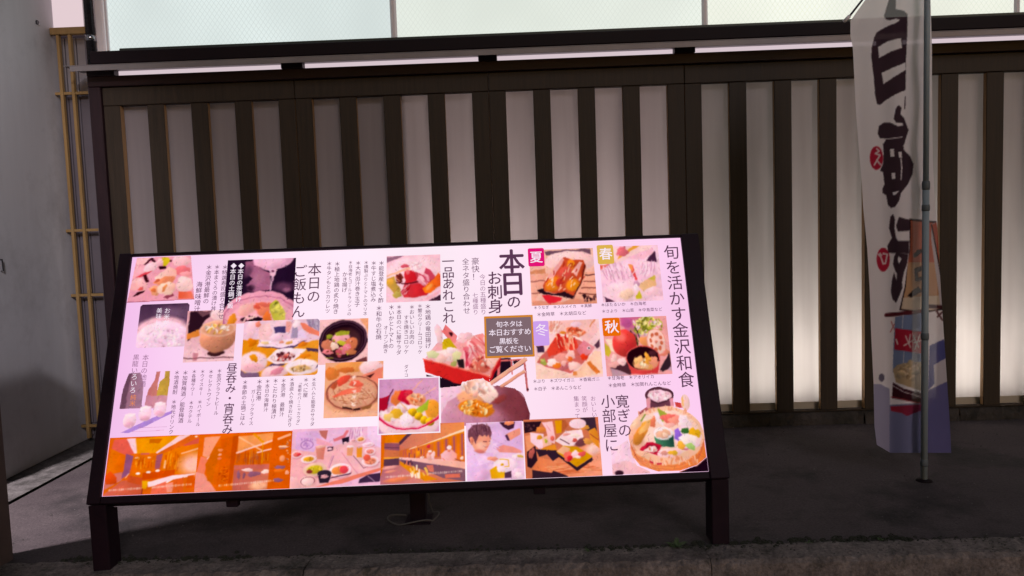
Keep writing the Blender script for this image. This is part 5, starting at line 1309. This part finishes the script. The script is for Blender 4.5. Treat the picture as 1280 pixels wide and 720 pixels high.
for q in ((1096, 186, 1099, 189), (1099, 189, 1094, 192), (1094, 192, 1100, 194), (1100, 194, 1093, 206), (1096, 200, 1099, 204), (1099, 204, 1101, 206)):
    fl(*q, 2.0, (232, 214, 216))
for q in ((1100, 317, 1102, 319), (1101, 321, 1104, 330), (1104, 330, 1107, 329), (1107, 329, 1109, 318), (1109, 318, 1104, 317), (1098, 318, 1100, 320)):
    fl(*q, 2.0, (232, 214, 216))
# sign box on the banner
fc.p(fq([(1137, 273), (1190, 279), (1190, 386), (1153, 391), (1124, 388), (1131, 358), (1137, 312)]), (50, 26, 30))
fc.p(fq([(1138.5, 276), (1190, 281), (1190, 330), (1134.5, 330), (1138, 312)]), (206, 112, 84), (196, 104, 84)).p(fq([(1134.8, 328), (1190, 328), (1190, 384), (1153, 389), (1126.5, 386), (1132.5, 358)]), (206, 160, 120), (205, 150, 110)).p(fq([(1129, 372), (1190, 368), (1190, 384), (1153, 389), (1126.5, 386)]), (222, 200, 176))
fc.p(fq([(1142, 318), (1147, 312), (1154, 311), (1153, 315), (1147, 320), (1142, 322)]), (40, 24, 28)).p(fq([(1143, 336), (1152, 332), (1154, 337), (1147, 341), (1148, 347), (1154, 345), (1154, 350), (1144, 352)]), (40, 24, 28)).p(fq([(1141, 363), (1148, 358), (1153, 364), (1146, 368), (1139, 372), (1134, 370)]), (40, 24, 28))
fc.p(fq([(1164, 280), (1172, 277), (1182, 382), (1176, 386), (1164, 300)]), (206, 194, 200)).p(fq([(1164.5, 281), (1172, 277), (1176, 340)]), (186, 84, 62)); fl(1164.5, 281, 1176, 343, 1.6, (45, 24, 28))
fl(1108, 394, 1154, 389, 5, (95, 28, 40)); fl(1162, 383, 1180, 384, 5, (70, 24, 36))
fc.p(fq([(1119, 396), (1153, 391), (1154, 470), (1116, 465), (1117, 430)]), (122, 138, 176)); fl(1129, 394, 1128, 410, 1, (205, 205, 215)); fl(1130, 440, 1129, 458, 1, (200, 200, 212))
fc.p(fq([(1119, 410), (1153, 415), (1153, 442), (1118, 437)]), (176, 28, 56))
for q in ((1132, 420, 1138, 434), (1138, 418, 1136, 430), (1130, 432, 1142, 425), (1142, 420, 1148, 434), (1150, 418, 1144, 436), (1143, 428, 1151, 426), (1120, 424, 1122, 430)):
    fl(*q, 1.8, (228, 205, 205))
for q in ((1114, 402, 1118, 412), (1113, 415, 1118, 405)):
    fl(*q, 1.2, (205, 120, 120))
fc.p(fq([(1116, 462), (1122, 456), (1130, 454), (1153, 452), (1155, 490), (1120, 478)]), (196, 168, 132)).sc(26, *fq([(1135, 464)])[0], .08, .015, [(206, 180, 140), (176, 146, 110), (215, 190, 160)], .004, .010, hl=.2)
fc.p(fq([(1116, 478), (1130, 486), (1154, 492), (1154, 504), (1115, 498)]), (66, 16, 34)); fl(1116, 482, 1130, 490, 1.2, (214, 200, 205)); fl(1130, 490, 1154, 497, 1.2, (214, 200, 205)); fl(1114, 496, 1154, 505, 1.2, (180, 60, 70))
fc.p(fq([(1092, 480), (1100, 480), (1112, 486), (1113, 570), (1092, 570)]), (170, 166, 196)).p(fq([(1112, 506), (1155, 504), (1192, 480), (1192, 570), (1112, 570)]), (126, 128, 168))
fc.p(fq([(1113, 508), (1154, 505), (1154, 512), (1134, 520), (1126, 516), (1114, 514)]), (176, 40, 62), (130, 40, 80))
fc.p(fq([(1162, 432), (1180, 424), (1186, 446), (1170, 456), (1172, 466), (1168, 480), (1160, 488)]), (86, 88, 150)).p(fq([(1167, 456), (1186, 446), (1190, 476), (1168, 486)]), (206, 198, 206)).p(fq([(1160, 488), (1190, 474), (1192, 570), (1156, 570)]), (104, 100, 152))
for q in ((1170, 388, 1178, 400), (1172, 396, 1178, 390)):
    fl(*q, 2.4, (120, 80, 84))
(ex, ey), = fq([(1102, 472)])
fc.e(ex, ey, 3.6 / (FX1 - FX0), 5 / (FY1 - FY0), (112, 104, 126), 0, .1)
fc.blur()
CC = corner_colors(fc)

ban = empty('nobori_banner', tuple(at(1155, 601, Z=0)), 'tall white vertical banner on a blue grey pole, seen from behind', 'banner')
nr, nc = 560, 110
ys = np.linspace(FY0, 566, nr + 1)
P = np.zeros((nr + 1, nc + 1, 3)); K = np.zeros((nr + 1, nc + 1, 3))
for j, y in enumerate(ys):
    xl_ = np.interp(y, [a for a, b in LB], [b for a, b in LB]); xr_ = np.interp(y, [a for a, b in RB], [b for a, b in RB])
    for i in range(nc + 1):
        s = i / nc
        x = xl_ + (xr_ - xl_) * s
        yb = y - (10 * max(0, (y - 480) / 86) * max(0, 1 - s * 5.5) if y > 480 else 0)
        t = max(0, (y - FY0) / (566 - FY0))
        # folds: one deep crease by the lettering's middle, soft ones elsewhere, hanging from the arm
        dY = .016 + .020 * t * math.sin(s * 6.6 + .4 + .6 * t) + .010 * math.exp(-((s - .60 - .06 * math.sin(t * 4)) / .09) ** 2) * min(1, t * 2.2) + .0025 * math.sin(s * 17 + t * 5) + .004 * math.sin(t * 38 + s * 5)
        P[j, i] = at(x, yb, Y=-.835 + dY)
        ci = (x - FX0) / (FX1 - FX0) * fc.w; cj = (y - FY0) / (FY1 - FY0) * fc.h
        K[j, i] = CC[min(fc.h, max(0, int(round(cj)))), min(fc.w, max(0, int(round(ci))))]


def cloth_material():
    m, n, l = nodes_of('printed_polyester')
    b = n['Principled BSDF']
    a = n.new('ShaderNodeAttribute'); a.attribute_name = 'print'
    l.new(a.outputs['Color'], b.inputs['Base Color']); b.inputs['Roughness'].default_value = .8; b.inputs['Specular IOR Level'].default_value = .15
    t = n.new('ShaderNodeBsdfTranslucent'); l.new(a.outputs['Color'], t.inputs['Color'])
    tr = n.new('ShaderNodeBsdfTransparent')
    mx = n.new('ShaderNodeMixShader'); mx.inputs[0].default_value = .30
    l.new(b.outputs[0], mx.inputs[1]); l.new(t.outputs[0], mx.inputs[2])
    m2 = n.new('ShaderNodeMixShader'); m2.inputs[0].default_value = .07
    l.new(mx.outputs[0], m2.inputs[1]); l.new(tr.outputs[0], m2.inputs[2])
    l.new(m2.outputs[0], n['Material Output'].inputs['Surface'])
    return m


cl_o = grid_print('cloth', P, K, cloth_material(), ban)
cl_o.data.polygons.foreach_set('use_smooth', np.ones(len(cl_o.data.polygons), dtype=bool))
pb = at(1155, 601, Z=0); pt = at(1159.5, -112, Y=pb[1])
v3 = lambda q: Vector(pb) + (Vector(pt) - Vector(pb)) * q
tube('lower_pole', [v3(0), v3(.535)], .0118, M['pole'], ban, 16)
tube('upper_pole', [v3(.5355), v3(1.0)], .0098, M['pole'], ban, 16)
zz = lambda y: (601 - y) / 713
for y, h_, r_ in ((577, 9, .0138), (413, 9, .0138), (250, 8, .0138), (222, 11, .0138), (-104, 12, .013)):
    tube('pole_collar', [v3(zz(y + h_ / 2)), v3(zz(y + h_ / 4)), v3(zz(y - h_ / 4)), v3(zz(y - h_ / 2))], [r_ * .9, r_, r_, r_ * .9], M['collar'], ban, 16)
tip = at(1055, 27, Y=-.83); tip2 = at(1062, 20, Y=-.832)
tube('banner_arm', [tip2, v3(.99)], .004, M['chrome'], ban, 8)
tube('arm_tip', [tip, tip2], .0065, M['white_frame'], ban, 8)
for y in (413, 250, 577):
    a_ = v3(zz(y)); 
    if y < 560:
        tube('banner_loop', [a_ + Vector((0, .012, 0)), a_ + Vector((.018, .025, .004)), a_ + Vector((.026, .03, .012))], .003, M['collar'], ban, 6)
tube('ground_socket', [(pb[0], pb[1], .0004), (pb[0], pb[1], .008)], [.030, .024], M['fascia'], ban, 16)

# ================================================================== SMALL THINGS ON THE GROUND
q = cl
cab = empty('power_cable', (q[0], q[1], 0), 'thin pale cable looped around the rear leg of the menu board', 'cable')
path = []
for k in range(40):
    t = k / 39
    an = t * 5.2 + 2.2
    r_ = .065 + .02 * math.sin(t * 7)
    path.append((q[0] + r_ * 1.25 * math.cos(an), q[1] - .01 + r_ * .8 * math.sin(an), .006 + .012 * abs(math.sin(t * 9))))
path += [(q[0] + .03, q[1] + .05, .05), (q[0] + .034, q[1] + .03, .2), (q[0] + .034, q[1] + .03, .45)]
tube('cable_loop', path, .0024, M['cable'], cab, 6)


def weed(px, py, n, size, label):
    o = at(px, py, Z=.002)
    t = empty('weed', tuple(o), label, 'weed', 'weeds along the kerb')
    for k in range(n):
        an = random.uniform(0, 6.28); L = size * random.uniform(.6, 1.2); w = L * .22; lift = random.uniform(.35, 1.0)
        d = Vector((math.cos(an), math.sin(an), 0)); s = Vector((-d.y, d.x, 0))
        o_ = Vector(o)
        pts = [o_, o_ + d * L * .35 + s * w + Vector((0, 0, L * .45 * lift)), o_ + d * L * .75 + s * w * .6 + Vector((0, 0, L * .6 * lift)), o_ + d * L + Vector((0, 0, L * .5 * lift)), o_ + d * L * .75 - s * w * .6 + Vector((0, 0, L * .6 * lift)), o_ + d * L * .35 - s * w + Vector((0, 0, L * .45 * lift)), o_ + d * L * .5 + Vector((0, 0, L * .5 * lift))]
        mk('leaf', [tuple(p) for p in pts], [(0, 1, 6), (1, 2, 6), (2, 3, 6), (3, 4, 6), (4, 5, 6), (5, 0, 6)], M['leaf'], t)
    return t


weed(846, 684, 16, .035, 'small bushy weed at the kerb left of the right board leg')
weed(1010, 679, 7, .016, 'tiny weed on the kerb below the lit panes, left of the banner')
weed(1100, 676, 7, .018, 'tiny weed on the kerb in front of the banner')
weed(735, 690, 6, .014, 'tiny weed on the kerb under the middle of the board')
# moss cushions along the joint between kerb and pavement
V, F = [], []
for k in range(800):
    x = random.uniform(.4, 4.2); y = -1.402 + random.gauss(0, .012) + .012 * math.sin(x * 5)
    r_ = random.uniform(.003, .010) * (1.3 if math.sin(x * 3.1) > 0 else .7)
    b0 = len(V)
    for j in range(6):
        an = j * 1.047 + random.uniform(-.3, .3)
        V.append((x + r_ * math.cos(an), y + r_ * math.sin(an), .0005))
    for j in range(4):
        an = j * 1.57 + random.uniform(-.3, .3)
        V.append((x + r_ * .6 * math.cos(an), y + r_ * .6 * math.sin(an), r_ * random.uniform(.4, .7)))
    V.append((x, y, r_ * .8))
    for j in range(4):
        F.append((b0 + 6 + j, b0 + 6 + (j + 1) % 4, b0 + 10))
    for j in range(6):
        F.append((b0 + j, b0 + (j + 1) % 6, b0 + 6 + (j * 4 // 6)))
tag(mk('moss', V, F, M['moss']), 'dark moss cushions along the joint behind the kerb', 'moss', kind='stuff')
# grit on the pavement
V, F = [], []
for k in range(2600):
    x = random.uniform(-.1, 4.3); y = random.uniform(-1.52, -.02)
    if random.random() < .55: y = -1.47 + random.gauss(0, .05)
    if y < -1.515: continue
    r_ = random.uniform(.0012, .0042)
    b0 = len(V)
    for dx, dy, dz in ((1, 0, .2), (-.5, .8, .1), (-.6, -.8, .15), (.1, .1, 1.1)):
        V.append((x + dx * r_ * random.uniform(.7, 1.3), y + dy * r_ * random.uniform(.7, 1.3), .003 + dz * r_))
    F += [(b0, b0 + 1, b0 + 3), (b0 + 1, b0 + 2, b0 + 3), (b0 + 2, b0, b0 + 3)]
tag(mk('grit', V, F, M['gutter']), 'loose grit scattered over the pavement and kerb', 'grit', kind='stuff')
